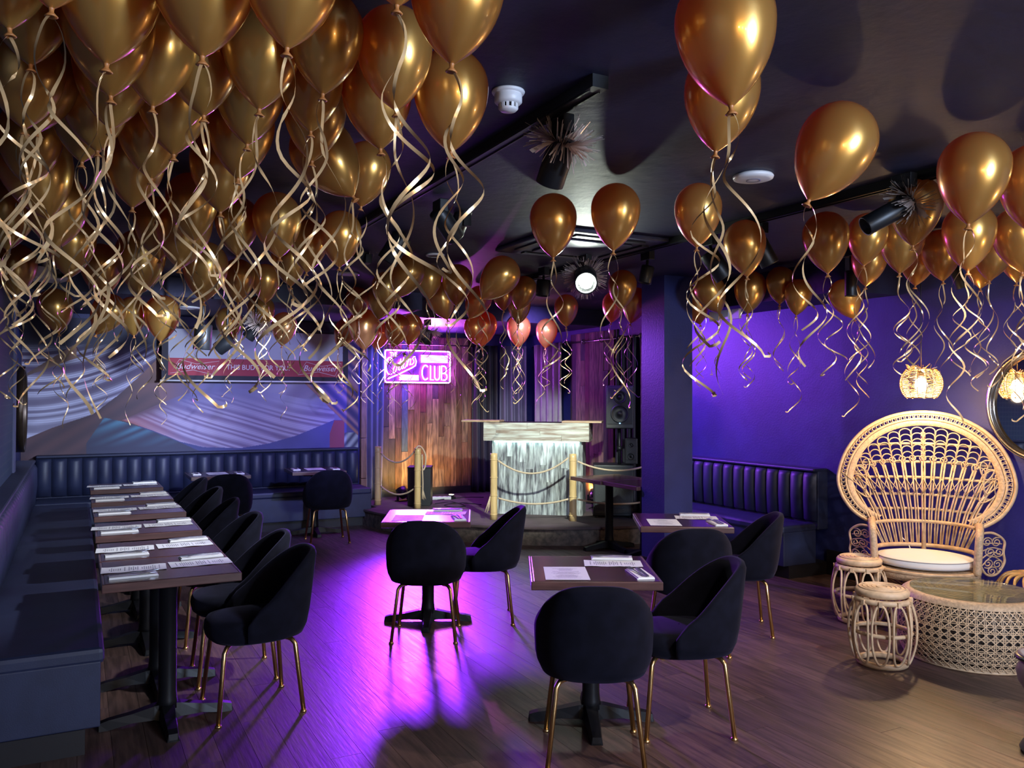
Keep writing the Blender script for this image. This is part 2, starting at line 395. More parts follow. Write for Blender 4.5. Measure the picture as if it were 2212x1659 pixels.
# ------------------------------------------------------------------ mural
def interp(P, x):
    if x <= P[0][0]: return P[0][1]
    for (a, b), (c, d) in zip(P, P[1:]):
        if x <= c: return b+(d-b)*(x-a)/(c-a)
    return P[-1][1]
def mixc(a, b, t): t = max(0, min(1, t)); return tuple(p+(q-p)*t for p, q in zip(a, b))
B1 = [(40, 955), (110, 925), (200, 895), (260, 850), (310, 805), (350, 765), (385, 735), (430, 680)]
B2 = [(185, 960), (225, 902), (270, 912), (330, 932), (390, 956), (430, 974)]
B3T = [(262, 942), (300, 926), (340, 908), (380, 892), (430, 876), (480, 868), (600, 884), (722, 909)]
B3B = [(265, 908), (330, 930), (390, 954), (440, 966), (520, 968), (580, 958), (640, 941), (722, 907)]
def mural(x, y):
    if y < interp(B1, x) and x < 430:
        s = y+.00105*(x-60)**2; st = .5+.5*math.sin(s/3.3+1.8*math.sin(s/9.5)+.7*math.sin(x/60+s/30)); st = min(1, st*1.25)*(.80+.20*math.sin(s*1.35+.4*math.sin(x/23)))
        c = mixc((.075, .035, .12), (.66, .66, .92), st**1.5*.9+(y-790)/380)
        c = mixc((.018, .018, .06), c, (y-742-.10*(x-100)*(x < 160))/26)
        if 58 < x < 165:
            tp = 806-(x-58)*.60; bt = 812-(x-58)*.36
            if tp < y < bt: c = mixc((.10, .05, .05), (.30, .15, .11), (x-70)/90)
        return c
    if x > 640 and (y-822)-.98*(x-652) < 0:
        s = (y-.98*x); st = .5+.5*math.sin(s/4.0+math.sin(s/9))
        return mixc((.055, .035, .22), mixc((.40, .24, .46), (.5, .22, .16), .5+.5*math.sin(s/13)), st**1.5)
    if 712 < x < 744 and y > 908+(x < 722)*(722-x)*3: return (.36, .055, .11)
    if x >= 738 and y > 934:
        return mixc((.07, .07, .16), (.50, .56, .62), .5+.5*math.sin((x+.8*y)/3.1))
    if x > 262 and interp(B3T, x)-34 < y < interp(B3B, x) and x < 722:
        a, b = interp(B3T, x)-34, interp(B3B, x); t = (y-a)/(b-a)
        s = y-.36*(x-400)+.00028*(x-400)**2; st = .5+.5*math.sin(s/2.1+1.6*math.sin(s/5.3)+.8*math.sin(x/37)); st = min(1, st*1.2)*(.78+.22*math.sin(s*1.7+x/19))
        c = mixc((.17, .09, .25), (.62, .54, .80), st*.8+.15)
        c = mixc((.40, .10, .10), c, (x-275)/130+.5*(1-t))
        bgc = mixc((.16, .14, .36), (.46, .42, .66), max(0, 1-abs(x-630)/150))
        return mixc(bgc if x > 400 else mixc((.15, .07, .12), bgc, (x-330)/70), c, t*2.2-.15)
    if x < 440 and y > interp(B2, x) and x > 186:
        s = y+.42*x; st = .5+.5*math.sin(s/3.6+math.sin(s/8))
        return mixc((.035, .04, .10), (.10, .34, .52), st*max(0, 1-abs(x-290)/150)*max(0, 1-(y-905)/62))
    if y > interp(B3B, x) and x > 300: return mixc((.05, .06, .24), (.10, .09, .36), (x-400)/300)
    if x < 330+(y-780)*.2 and y > interp(B1, x):
        s = y+.6*x; st = .5+.5*math.sin(s/6)
        c = mixc((.075, .040, .065), (.115, .055, .075), st)
        return mixc(c, (.30, .13, .10), (x-240)/160*max(0, (880-y)/90))
    if x < 410: return mixc((.26, .115, .10), (.14, .09, .20), (x-330)/70)
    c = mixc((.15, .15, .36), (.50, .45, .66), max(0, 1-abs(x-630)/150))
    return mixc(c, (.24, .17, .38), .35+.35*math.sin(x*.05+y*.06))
nu, nz_ = 640, 290; u0, u1, z0_, z1_ = UL+.001, 3.235, .86, 2.45
P = [[(u0+(u1-u0)*i/nu, VB-.012, z0_+(z1_-z0_)*j/nz_) for i in range(nu+1)] for j in range(nz_+1)]
mm = MB().grid(P)
back = [(x, VB-.001, z) for x, y, z in (P[0][0], P[0][-1], P[-1][-1], P[-1][0])]
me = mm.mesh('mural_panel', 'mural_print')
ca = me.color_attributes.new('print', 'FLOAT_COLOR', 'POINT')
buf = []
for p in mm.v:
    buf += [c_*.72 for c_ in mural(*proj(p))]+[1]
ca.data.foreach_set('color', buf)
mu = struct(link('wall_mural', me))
MB().bb(u0, u1, VB-.011, VB, z0_, z1_).build('mural_backing', 'navy_wall', mu)
# ------------------------------------------------------------------ banquettes with channelled backs
def channel_mesh(wd, h, t=.07):
    # upright padded channel: x across, y outwards (-y is the front), z up
    rows = []; nx = 8
    prof = [(0, .0), (.05, .75), (.5, 1), (.9, .95), (.975, .7), (1.0, .25)]
    for zz, k in prof:
        rows.append([(wd*(i/nx-.5)*.985, -t*(.25+.75*math.sin(PI*i/nx)**.6)*k-.004, h*zz) for i in range(nx+1)])
    rows.append([(wd*(i/nx-.5)*.985, .01, h*1.0) for i in range(nx+1)])
    return MB().grid(rows)
def banquette(name, length, depth, label, backt=.17, ht=.90, lip=None):
    # local: x along, front face at y=0 (towards -y), back at y=depth
    r = empty(name, label=label, cat='banquette')
    MB().bb(0, length, .06, depth, 0, .11).build('kick_base', 'black_base', r)
    MB().bb(0, length, .0, depth-backt+.02, .11, .40).build('seat_box', 'vinyl', r, bevel=.006)
    MB().bb(0, length, -.015, depth-backt+.03, .385, .46).build('seat_cushion', 'vinyl', r, bevel=.022)
    MB().bb(0, length, depth-backt+.045, depth, .40, ht).build('back_frame', 'vinyl', r, bevel=.008)
    n = int(round(length/.148)); wd = length/n
    cm = channel_mesh(wd, ht-.475).mesh('channel', 'vinyl', True)
    for i in range(n):
        link('channel', cm, r, loc=(wd*(i+.5), depth-backt+.05, .465))
    MB().bb(0, length, depth-backt-.005, depth, ht-.004, ht+.022).build('back_capping', 'vinyl', r, bevel=.01)
    return r
b = banquette('banquette', 3.60, .68, 'navy channel-backed banquette under the painted mural')
b.location = (-.40, VB-.68, 0)
b = banquette('banquette', 5.62, .65, 'long dark banquette along the hexagon-papered wall behind the table row')
b.rotation_euler.z = PI/2; b.location = (.10, 4.14, 0)
b = banquette('banquette', 1.95, .54, 'short dark channel-backed banquette on the violet wall beside the pillar', ht=.92)
b.rotation_euler.z = -PI/2; b.location = (UR-.54, 7.28, 0)

# ------------------------------------------------------------------ stage
SZ = .2
edge = [(3.10, 9.98), (3.2, 9.45), (3.35, 9.0), (3.64, 8.40), (4.05, 7.94), (4.60, 7.58), (5.25, 7.36), (5.96, 7.30)]
ep = [(p.x, p.y) for p in cat_rom([(x, y, 0) for x, y in edge], 5)]
st = struct(MB().poly(ep+[(5.96, 10.98), (3.3, 10.98), (3.3, 9.98)], 0, SZ-.03).build('stage_platform', 'stage_stone'))
MB().poly([(x-.015, y-.03) for x, y in ep]+[(5.96, 10.98), (3.3, 10.98), (3.3, 9.98)], SZ-.03, SZ).build('stage_carpet', 'stage_carpet', st, bevel=.008)
# reclaimed boards on the stage walls
kinds = ['pallet_brown', 'pallet_tan', 'pallet_brown', 'pallet_dark', 'pallet_brown', 'pallet_tan', 'pallet_dark', 'pallet_dark', 'pallet_tan', 'pallet_brown']
pw = struct(MB().bb(3.3, 5.1, VS-.02, VS, SZ, 2.42).build('wall_boards_stage', 'pallet_dark'))
rnd = random.Random(5)
def boards(parent, n, wd, place, seq=None):
    bc = {}
    for i in range(n):
        z = SZ+.02; cuts = sorted([rnd.uniform(.5, 1.9) for _ in range(rnd.choice((1, 1, 2)))]); zs = [z]+[z+c for c in cuts if c < 2.0]+[2.42]
        for a, b_ in zip(zs, zs[1:]):
            if b_-a < .08: continue
            k = rnd.choice(kinds)
            if seq and i in seq and (a > SZ+.1 or b_-a > 1.6): k = seq[i]
            t = rnd.uniform(.012, .030)
            o = MB().bb(-wd/2+.002, wd/2-.002, -t, 0, 0, b_-a-.003).build('board', k, parent)
            place(o, i, a)
def place_back(o, i, z): o.location = (3.34+.0915*(i+.5), VS-.021, z)
boards(pw, 19, .0915, place_back, {7: 'pallet_blue', 8: 'pallet_tan', 10: 'pallet_red', 11: 'pallet_tan', 12: 'pallet_dark', 3: 'pallet_brown'})
pr = struct(MB().bb(UR-.02, UR, 8.6, 9.7, SZ, 2.42).build('wall_boards_side', 'pallet_dark'))
def place_side(o, i, z): o.location = (UR-.021, 8.64+.11*(i+.5), z); o.rotation_euler.z = -PI/2
boards(pr, 9, .11, place_side, {2: 'pallet_tan', 4: 'pallet_tan', 5: 'pallet_red'})
wallbox('baseboard_stage', 'black_base', 3.32, 5.6, VS-.075, VS-.055, SZ, SZ+.10)
# ------------------------------------------------------------------ curtains and rods
def curtain(name, p0, p1, zt, zb, n, amp, m, label, squeeze=1.0, shift=0.0, group=None):
    p0 = Vector((*p0, 0)); p1 = Vector((*p1, 0)); d = p1-p0; nrm = Vector((-d.y, d.x, 0)).normalized(); rows = []
    N_ = n*8
    for j in range(13):
        t = j/12; z = zt+(zb-zt)*t; sq = 1+(squeeze-1)*t**1.5; row = []
        for i in range(N_+1):
            s = i/N_; ss = (s-.5)*sq+.5+shift*t**1.4
            q = p0+d*ss+nrm*(amp*(1+.4*t)*math.sin(2*PI*n*s+.5*math.sin(3*t+i*.11)))
            row.append((q.x, q.y, z))
        rows.append(row)
    o = MB().grid(rows).build(name, m, smooth=True)
    o.modifiers.new('thick', 'SOLIDIFY').thickness = .004
    return tag(o, label, 'curtain', group)
ZR = 2.30
tag(MB().tube([(3.36, VS-.13, ZR), (5.25, VS-.13, ZR)], .009, 8).build('curtain_rod', 'chrome', smooth=True), 'thin pale curtain rod in front of the reclaimed boards behind the neon sign', 'curtain rod')
rr_ = empty('curtain_rod', (UR-.09, 8.9, ZR), label='chrome curtain rod with eyelet rings beside the pillar', cat='curtain rod')
MB().tube([(0, -1.55, 0), (0, 1.75, 0)], .011, 8).build('pole', 'chrome', rr_, True)
for k in range(5):
    MB().tube([(.0+.03*math.cos(a), -.9+.42*k, .03*math.sin(a)) for a in [i*2*PI/14 for i in range(14)]], .006, 5, True).build('eyelet', 'chrome', rr_, True)
curtain('stage_curtain', (3.33, 10.72), (3.66, 10.80), ZR+.02, SZ+.015, 4, .035, 'curtain_grey', 'grey stage curtain lit blue, beside the wooden post', .9, -.05)
curtain('stage_curtain', (5.02, VS-.12), (5.42, VS-.12), ZR+.02, SZ+.015, 4, .035, 'curtain_dark', 'dark stage curtain at the end of the reclaimed boards behind the booth')
curtain('stage_curtain', (5.46, VS-.13), (5.86, VS-.20), ZR+.02, SZ+.015, 4, .04, 'curtain_grey', 'grey stage curtain washed violet in the stage corner')
curtain('stage_curtain', (UR-.12, 10.55), (UR-.12, 9.75), ZR+.02, SZ+.015, 5, .035, 'curtain_satin', 'crumpled silver satin curtain next to the boards on the side wall')
curtain('stage_curtain', (UR-.08, 8.55), (UR-.08, 8.1), ZR+.02, SZ+.015, 4, .035, 'curtain_dark', 'dark curtain behind the loudspeaker')
curtain('stage_curtain', (UR-.07, 8.06), (UR-.07, 7.5), ZR+.02, SZ+.015, 5, .028, 'curtain_grey', 'pale grey curtain between the loudspeaker and the pillar')
pp = empty('wooden_post', (3.27, 10.44, 0), label='brown jointed wooden post between the mural and the stage curtain', cat='post')
for k in range(5):
    MB().box((0, 0, .26+.52*k), (.075, .075, .515)).build('post_section', 'post_wood', pp, bevel=.006)
# ================================================================== tables
TZ = .74
def make_table(wx=.60, wy=.62):
    r = empty('bistro_table')
    MB().bb(-wx/2+.012, wx/2-.012, -wy/2+.012, wy/2-.012, TZ-.036, TZ).build('tabletop', 'table_wood', r, bevel=.003)
    for s in (-1, 1):
        MB().bb(-wx/2, wx/2, min(s*wy/2, s*(wy/2-.013)), max(s*wy/2, s*(wy/2-.013)), TZ-.040, TZ-.001).build('edge_strip', 'table_edge', r, bevel=.004)
        MB().bb(min(s*wx/2, s*(wx/2-.013)), max(s*wx/2, s*(wx/2-.013)), -wy/2+.0135, wy/2-.0135, TZ-.040, TZ-.001).build('edge_strip', 'table_edge', r, bevel=.004)
    MB().box((0, 0, TZ-.052), (.30, .30, .022)).build('mounting_plate', 'iron', r, bevel=.003)
    MB().lathe([(.0, .06), (.052, .06), (.046, .10), (.042, .14), (.042, TZ-.075), (.055, TZ-.064), (0, TZ-.064)], 20).build('column', 'iron', r, True)
    for k in range(4):
        a = PI/2*k
        prof = [(.0, .085, .042), (.06, .080, .040), (.16, .058, .034), (.26, .045, .03), (.30, .034, .028), (.305, .008, .026)]
        V = []
        for x, h, w_ in prof: V += [(x, -w_, 0 if x > .25 or x == 0 else .018), (x, w_, 0 if x > .25 or x == 0 else .018), (x, w_*.7, h), (x, -w_*.7, h)]
        Fs = []
        for i in range(len(prof)-1):
            for q in range(4): Fs.append((4*i+q, 4*i+(q+1) % 4, 4*i+4+(q+1) % 4, 4*i+4+q))
        n = len(prof)-1; Fs += [(3, 2, 1, 0), (4*n, 4*n+1, 4*n+2, 4*n+3)]
        o = MB().add(V, Fs).build('foot', 'iron', r); o.rotation_euler.z = a
    return r
TABLES = []
proto_t = make_table(); proto_n = make_table(.60, .575)
def put_table(proto, used, x, y, rz, label, group=None):
    o = proto if not used[0] else copy_tree(proto); used[0] = True
    o.location = (x, y, 0); o.rotation_euler.z = rz; tag(o, label, 'table', group); TABLES.append(o); return o
ua, ub = [False], [False]
LT = [4.41, 4.99, 5.83, 6.74, 7.58, 8.56]
for i, v in enumerate(LT):
    lab = 'dark table set for two in the long row, ' + ('last, furthest from the mural' if i == 0 else ORD[5-i]+' from the mural')
    put_table(proto_n, ub, .40, v, R((.0, .0, -.5, .8, -.4, .5)[i]), lab, 'tables in the row along the long banquette')
T1 = put_table(proto_t, ua, 2.24, 3.46, R(-27.5), 'dark square table laid with menus, in front of the table by the pillar')
T2 = put_table(proto_t, ua, 3.66, 4.53, R(-31), 'dark square table laid with menus, beside the short banquette and pillar')
T3 = put_table(proto_t, ua, 2.20, 5.50, R(-25), 'dark square table glowing violet in the middle of the floor before the stage')
T4 = put_table(proto_n, ub, 4.92, 7.25, 0, 'bare dark table nearest the booth, between rope barrier and pillar')
T4b = put_table(proto_n, ub, 4.94, 6.67, 0, 'bare dark table pushed against the back of the pillar')
T5 = put_table(proto_t, ua, 1.34, 9.46, R(0), 'small dark table against the mural banquette, behind the far end of the row')
T6 = put_table(proto_t, ua, 2.42, 9.55, R(-4), 'small dark table against the mural banquette, nearest the stage post')

# ================================================================== chairs
def make_chair():
    r = empty('velvet_chair')
    # seat cushion: superellipse, faces +y
    def se(a, rx, ry, p=2.6):
        c, s_ = math.cos(a), math.sin(a)
        return (math.copysign(abs(c)**(2/p), c)*rx, math.copysign(abs(s_)**(2/p), s_)*ry)
    rows = []
    for k, z in ((.60, .362), (.88, .366), (.97, .385), (1.0, .415), (.985, .445), (.93, .466), (.75, .476), (.4, .480), (.02, .481)):
        rows.append([(se(2*PI*i/36, .219, .232)[0]*k, .03+se(2*PI*i/36, .219, .232)[1]*k, z) for i in range(36)])
    MB().grid(rows, True).build('seat', 'velvet', r, True)
    # wrap-around backrest shell
    nphi = 40; A = R(103); outer = []; cols = []
    for i in range(nphi+1):
        ph = -A+2*A*i/nphi; c = abs(ph)/A
        ztop = .797-.325*c**2.3
        px_, py_ = se(-PI/2+ph, .247, .262, 2.5)
        pr_ = []
        def P_(k, z, inset):
            lean = -.13*max(0, (z-.42)) * max(0, math.cos(ph))
            wid = 1+.05*math.sin(min(1, max(0, (z-.36)/.3))*PI*.6)-.15*max(0, (z-.54)/.25)**2*abs(math.sin(ph))
            return ((px_*wid)*(k-inset), .03+(py_)*(k-inset)+lean, z)
        zb = .375
        seq = [(.80, zb-.004, 0), (.93, zb+.006, 0), (1.0, zb+.05, 0)]
        for t in (.2, .4, .6, .8, .93): seq.append((1.02, zb+.05+(ztop-zb-.05)*t, 0))
        seq += [(.985, ztop-.004, .0), (.93, ztop, .0), (.875, ztop-.008, 0)]
        for t in (.9, .7, .45, .2, .0): seq.append((.84, .44+(ztop-.03-.44)*t, 0))
        cols.append([P_(*q) for q in seq])
    g = MB().grid(cols)
    n = len(cols[0]); g.f.append(tuple(range(n-1, -1, -1))); g.f.append(tuple(nphi*n+k for k in range(n)))
    g.build('backrest', 'velvet', r, True)
    for sx in (-1, 1):
        for sy in (-1, 1):
            p = [(sx*.115, .03+sy*.13, .362), (sx*.15, .03+sy*.155, .358), (sx*.168, .03+sy*.172, .335), (sx*.205, .03+sy*.205, .012)]
            leg = MB().tube(cat_rom(p[:3], 3)+[p[3]], .0115, 8).build('leg', 'gold', r, True)
            MB().lathe([(0, 0), (.016, 0), (.016, .008), (.009, .014), (0, .014)], 12, (sx*.205, .03+sy*.205, 0)).build('foot_pad', 'gold', leg, True)
    return r
proto_c = make_chair(); uc = [False]
def put_chair(x, y, rz, label, group=None):
    o = proto_c if not uc[0] else copy_tree(proto_c); uc[0] = True
    o.location = (x, y, 0); o.rotation_euler.z = R(rz); tag(o, label, 'chair', group); return o
put_chair(2.04, 3.13, -29, 'black velvet shell chair with its back turned, tucked into the menu-laid table in front')
put_chair(2.62, 3.21, 66, 'black velvet shell chair side-on at the right of the front menu-laid table')
put_chair(3.40, 4.13, -26, 'black velvet shell chair with its back turned at the table beside the pillar')
put_chair(4.02, 4.34, 56, 'black velvet shell chair side-on at the table by the short banquette')
put_chair(2.05, 5.16, -27, 'black velvet shell chair with its back turned at the violet-lit table')
put_chair(2.60, 5.38, 66, 'black velvet shell chair side-on at the violet-lit table before the booth')
put_chair(1.36, 8.98, -2, 'dark velvet shell chair at the mural banquette table behind the row of chairs')
put_chair(2.42, 8.98, -6, 'dark velvet shell chair with gold legs at the mural table nearest the stage post')
for i, v in enumerate((4.40, 4.97, 5.80, 6.70, 7.55, 8.50)):
    put_chair(.83, v, 90+(3, -2, 4, -3, 2, 0)[i], 'black velvet chair along the long table row, ' + ('last, furthest from the mural' if i == 0 else ORD[5-i]+' from the mural'), 'chairs along the long table row')

# ================================================================== place settings
def sheet_mesh(name, wx, wy, m, wob=.0012):
    rows = [[(wx*(i/10-.5), wy*(j/2-.5), .0012+wob*(1+math.sin(i*1.3+j))) for i in range(11)] for j in range(3)]
    top = MB().grid(rows); 
    low = [[(x, y, z-.0008) for x, y, z in rw] for rw in rows]
    n0 = len(top.v); top.add([p for rw in low for p in rw], [tuple(reversed(f)) for f in MB().grid(low).f])
    return top.mesh(name, m, True)
ME_menu = sheet_mesh('menu', .288, .150, 'menu_print')
ME_sheet = sheet_mesh('menu_sheet', .29, .205, 'menu_print', .0004)
nap = MB().bb(-.105, .105, -.042, .042, .0004, .005); nap.bb(-.104, .100, -.040, .036, .005, .0095)
ME_nap = nap.mesh('folded_napkin', 'napkin')
fk = MB()
fk.add([(x, y, z) for x, w_, z in ((-.10, .004, .001), (-.09, .005, .0015), (.0, .0028, .004), (.03, .003, .006), (.045, .010, .005), (.058, .011, .004)) for y in (-w_, w_)],
       [(2*i, 2*i+2, 2*i+3, 2*i+1) for i in range(5)])
for k in range(4):
    y = -.0095+.00633*k; fk.add([(.057, y-.0016, .004), (.057, y+.0016, .004), (.098, y+.0010, .0065), (.098, y-.0010, .0065)], [(0, 3, 2, 1)])
ME_fork = fk.mesh('fork', 'steel')
kn = MB()
kn.add([(x, y, z) for x, w_, z in ((-.105, .006, .003), (-.095, .0075, .004), (-.01, .0065, .005), (.0, .0075, .004), (.07, .009, .003), (.095, .006, .002), (.105, .001, .002)) for y in (-w_, w_)],
       [(2*i, 2*i+2, 2*i+3, 2*i+1) for i in range(6)])
ME_knife = kn.mesh('knife', 'steel')
for m_ in (ME_fork, ME_knife): pass
def lay(me, name, tb, x, y, a, z, label, cat, group):
    c, s_ = math.cos(tb.rotation_euler.z), math.sin(tb.rotation_euler.z)
    o = link(name, me, None, loc=(tb.location.x+x*c-y*s_, tb.location.y+x*s_+y*c, z), rz=tb.rotation_euler.z+a)
    if name in ('fork', 'knife'):
        o.modifiers.new('thick', 'SOLIDIFY').thickness = .0022; o.modifiers['thick'].offset = 1
    tag(o, label, cat, group); return o
def setting(tb, x, y, a, where, side):
    lay(ME_nap, 'folded_napkin', tb, x, y, a, TZ, f'folded white napkin, {side}, on {where}', 'napkin', 'folded napkins on the tables')
    dx, dy = math.cos(a), math.sin(a); nx, ny = -dy, dx
    lay(ME_fork, 'fork', tb, x+.012*dx+.016*nx, y+.012*dy+.016*ny, a+R(6), TZ+.0105, f'steel fork on the napkin, {side}, {where}', 'fork', 'forks on the tables')
    lay(ME_knife, 'knife', tb, x-.012*nx, y-.012*ny, a+R(-2), TZ+.0105, f'steel knife on the napkin, {side}, {where}', 'knife', 'knives on the tables')
for i, tb in enumerate(TABLES[:6]):
    wh = 'the ' + ('last' if i == 0 else ORD[5-i])+' row table from the mural'
    for s, sd in ((-1, 'banquette side'), (1, 'chair side')):
        lay(ME_menu, 'menu', tb, s*.152-.012*(i % 3), .035+.004*s, (PI if s < 0 else 0)+R(2*s-1), TZ, f'narrow printed menu on the {sd} of {wh}', 'menu', 'narrow menus along the table row')
    setting(tb, -.165, -.150, R(2), wh, 'banquette side')
    setting(tb, .175, .195, PI+R(3), wh, 'chair side')
for tb, wh in ((T1, 'the front table before the pillar table'), (T2, 'the table beside the pillar'), (T3, 'the violet-lit table')):
    lay(ME_sheet, 'menu', tb, -.13, -.13, PI/2, TZ, f'upright single-sheet menu on {wh}', 'menu', 'single-sheet menus')
    lay(ME_menu, 'menu', tb, .12, .10, R(-3), TZ, f'narrow printed menu lying crossways on {wh}', 'menu', 'crossways menus')
    setting(tb, .215, -.155, PI/2+R(8), wh, 'at the front corner')
    setting(tb, .13, .235, R(176), wh, 'at the back edge')
for tb, wh in ((T5, 'the mural table behind the row'), (T6, 'the mural table nearest the stage post')):
    lay(ME_sheet, 'menu', tb, .0, .0, PI/2, TZ, f'plain white menu sheet on {wh}', 'menu', 'menu sheets on the mural tables')
    setting(tb, -.215, .02, PI/2, wh, 'at the left')
    setting(tb, .215, -.06, PI/2, wh, 'at the right')
# ================================================================== booth
bo = empty('booth', (4.76, 8.52, SZ), R(-38), 'whitewashed reclaimed-wood booth with a glowing light strip on the stage', 'booth')
# local: front at y=0 facing -y, x along
MB().bb(-.52, .52, .02, .40, 0, .86).build('carcass', 'pallet_dark', bo)
n = 13; wd = 1.06/n
for i in range(n):
    zs = [0, rnd.uniform(.15, .7), .855] if i % 3 else [0, .855]
    for a, b_ in zip(zs, zs[1:]):
        t = rnd.uniform(.012, .024)
        MB().bb(0, wd-.002, -t, .0, 0, b_-a-.002).build('board', 'booth_grey', bo, loc=(-.53+wd*i, .019, a))
for s in (-1, 1):
    for i in range(4):
        MB().bb(0, .018, 0, .093, 0, .855).build('board', 'booth_grey', bo, loc=(s*.521-(0 if s > 0 else .018), .02+.095*i, 0))
MB().bb(-.60, .60, -.055, .43, .86, 1.075).build('counter_carcass', 'pallet_dark', bo)
zz = .86; rws = [[-.62, .30, .62], [-.62, -.47, .05, .62], [-.62, -.10, .62]]
for k in range(3):
    for a, b_ in zip(rws[k], rws[k][1:]):
        t = rnd.uniform(.012, .020)
        MB().bb(a+.001, b_-.001, -.055-t, -.055, zz+.001, zz+.071).build('counter_board', 'booth_white', bo)
    for s in (-1, 1):
        MB().bb(min(s*.60, s*.62), max(s*.60, s*.62), -.055, .43, zz+.001, zz+.071).build('counter_board', 'booth_white', bo)
    zz += .0715
MB().bb(-.50, .50, -.030, -.012, .845, .858).build('light_strip', 'led_strip', bo)
for nm, c, dx in (('shelf_board', (4.20, 8.98), 0), ('shelf_board', (5.12, 8.20), 0)):
    o = MB().box((0, 0, .012), (.46, .30, .022)).build(nm, 'shelf_wood', None, bevel=.003, loc=(c[0]+.17*.79*(1 if dx == 0 else 1)-.02, c[1]+.06, SZ+1.0760), rz=R(-38))
    tag(o, 'pale wooden board lying across the booth counter, ' + ('end nearest the neon sign' if c[0] < 4.5 else 'end nearest the loudspeaker'), 'board', 'loose boards on the booth')
# ================================================================== bamboo posts and ropes
PTS = [(3.39, 10.20), (3.72, 9.66), (4.15, 8.41), (4.89, 7.92), (5.74, 7.44)]
def bamboo(i):
    r = empty('bamboo_post', (PTS[i][0], PTS[i][1], SZ), rnd.uniform(0, 3), ['bamboo rope post beside the blue-lit curtain', 'bamboo rope post in front of the black plinth', 'bamboo rope post at the end of the booth nearest the plinth', 'bamboo rope post in front of the booth beside the bare table', 'bamboo rope post hidden behind the pillar'][i], 'post', 'bamboo rope posts')
    zs = [0, .08, .28, .48, .66, .74]; pr_ = []
    MB().lathe([(0, 0), (.043, 0), (.041, .10), (.040, .4), (.041, .70), (.040, .742), (.030, .742), (.029, .70), (0, .70)], 16).build('culm', 'bamboo', r, True)
    for z in (.06, .27, .47, .67):
        MB().lathe([(.0405, z-.006), (.0455, z-.002), (.0455, z+.002), (.0405, z+.006)], 16).build('node_ring', 'bamboo', r, True)
for i in range(5): bamboo(i)
def rope(i, j, z0, z1, sag, label):
    a = Vector((*PTS[i], SZ+z0)); b_ = Vector((*PTS[j], SZ+z1)); d = (b_-a); d.z = 0; d.normalize()
    a += d*.05; b_ -= d*.05
    pts = [a.lerp(b_, t/20)-Vector((0, 0, sag*4*(t/20)*(1-t/20))) for t in range(21)]
    o = MB().tube(pts, .0105, 7).build('rope', 'rope', smooth=True); tag(o, label, 'rope', 'stage barrier ropes'); return o
for i, nm in ((0, 'between the curtain post and the plinth post'), (2, 'hung in front of the booth'), (3, 'running from the booth towards the pillar')):
    rope(i, i+1, .66, .70 if i != 3 else .66, (.13, .16, .10)[(0, 2, 3).index(i)], 'upper natural fibre rope '+nm)
    rope(i, i+1, .24, .24, (.09, .06, .05)[(0, 2, 3).index(i)], 'lower natural fibre rope '+nm)
k = Vector((*PTS[1], SZ)); kr = empty('rope_tail', (k.x, k.y, SZ), label='loose knotted rope end dangling from the plinth bamboo post', cat='rope')
MB().tube(cat_rom([(-.04, -.03, .73), (0, -.02, .765), (.06, 0, .74), (.105, 0, .64), (.10, 0, .52), (.07, 0, .47), (.05, 0, .55), (.055, -.01, .66)], 6), .0105, 7).build('loop', 'rope', kr, True)
MB().tube(cat_rom([(.055, -.02, .64), (.05, -.03, .5), (.058, -.03, .3), (.052, -.03, .16)], 5), .0095, 7).build('tail', 'rope', kr, True)
for q in range(5):
    MB().tube([(.053, -.03, .25), (.045+.012*q, -.04+.008*(q % 2), .12-.01*(q % 3))], .005, 5).build('strand', 'rope', kr, True)
k = Vector((*PTS[2], SZ)); kr = empty('rope_tail', (k.x, k.y, SZ), label='frayed rope tassel low on the booth-end bamboo post', cat='rope')
for q in range(5):
    MB().tube([(-.045, .0, .26), (-.06-.012*q, .01*(q % 2), .10-.012*(q % 3))], .006, 5).build('strand', 'rope', kr, True)
# ================================================================== stage gear
o = empty('plinth', (3.88, 9.98, SZ), R(-27), 'black plinth standing behind the bamboo post under the neon sign', 'plinth')
MB().bb(-.145, .145, -.145, .145, 0, .47).build('body', 'black_plastic', o, bevel=.006)
MB().bb(-.150, .150, -.150, .150, .471, .49).build('top_plate', 'black_plastic', o, bevel=.004)
def speaker(loc, rz, w_, d_, h_, label, drivers, logo=False):
    r = empty('loudspeaker', loc, rz, label, 'loudspeaker')
    V = [(-w_/2, -d_/2), (w_/2, -d_/2), (w_*.36, d_/2), (-w_*.36, d_/2)]
    MB().poly(V, 0, h_).build('cabinet', 'black_plastic', r, bevel=.012)
    MB().bb(-w_/2+.018, w_/2-.018, -d_/2-.008, -d_/2+.002, .05, h_-.02).build('grille', 'speaker_grille', r, bevel=.004)
    for z, rad in drivers:
        dr = MB().lathe([(rad, 0), (rad, .006), (rad*.9, .010), (rad*.84, .006), (rad*.3, .001), (rad*.26, .006), (0, .009)], 24).xf(Matrix.Translation((0, -d_/2-.008, z)) @ Matrix.Rotation(PI/2, 4, 'X'))
        dr.build('driver', 'black_metal', r, True)
    if logo:
        MB().box((0, -d_/2-.010, .085), (.05, .004, .012)).build('badge', 'print_white', r)
        MB().box((0, -d_/2-.011, .062), (.014, .004, .010)).build('power_light', 'blue_led', r)
    return r
sp = atd(1338, 925, 9.62)
speaker((sp.x, sp.y, sp.z), R(-33), .32, .30, .49, 'black powered loudspeaker on a pole above the subwoofer', ((.17, .105), (.36, .075)), True)
sub = empty('subwoofer', (sp.x-.02, sp.y+.10, SZ), R(-33), 'large black subwoofer box on the stage behind the bare table', 'subwoofer')
MB().bb(-.23, .23, -.20, .20, .02, .60).build('cabinet', 'black_plastic', sub, bevel=.012)
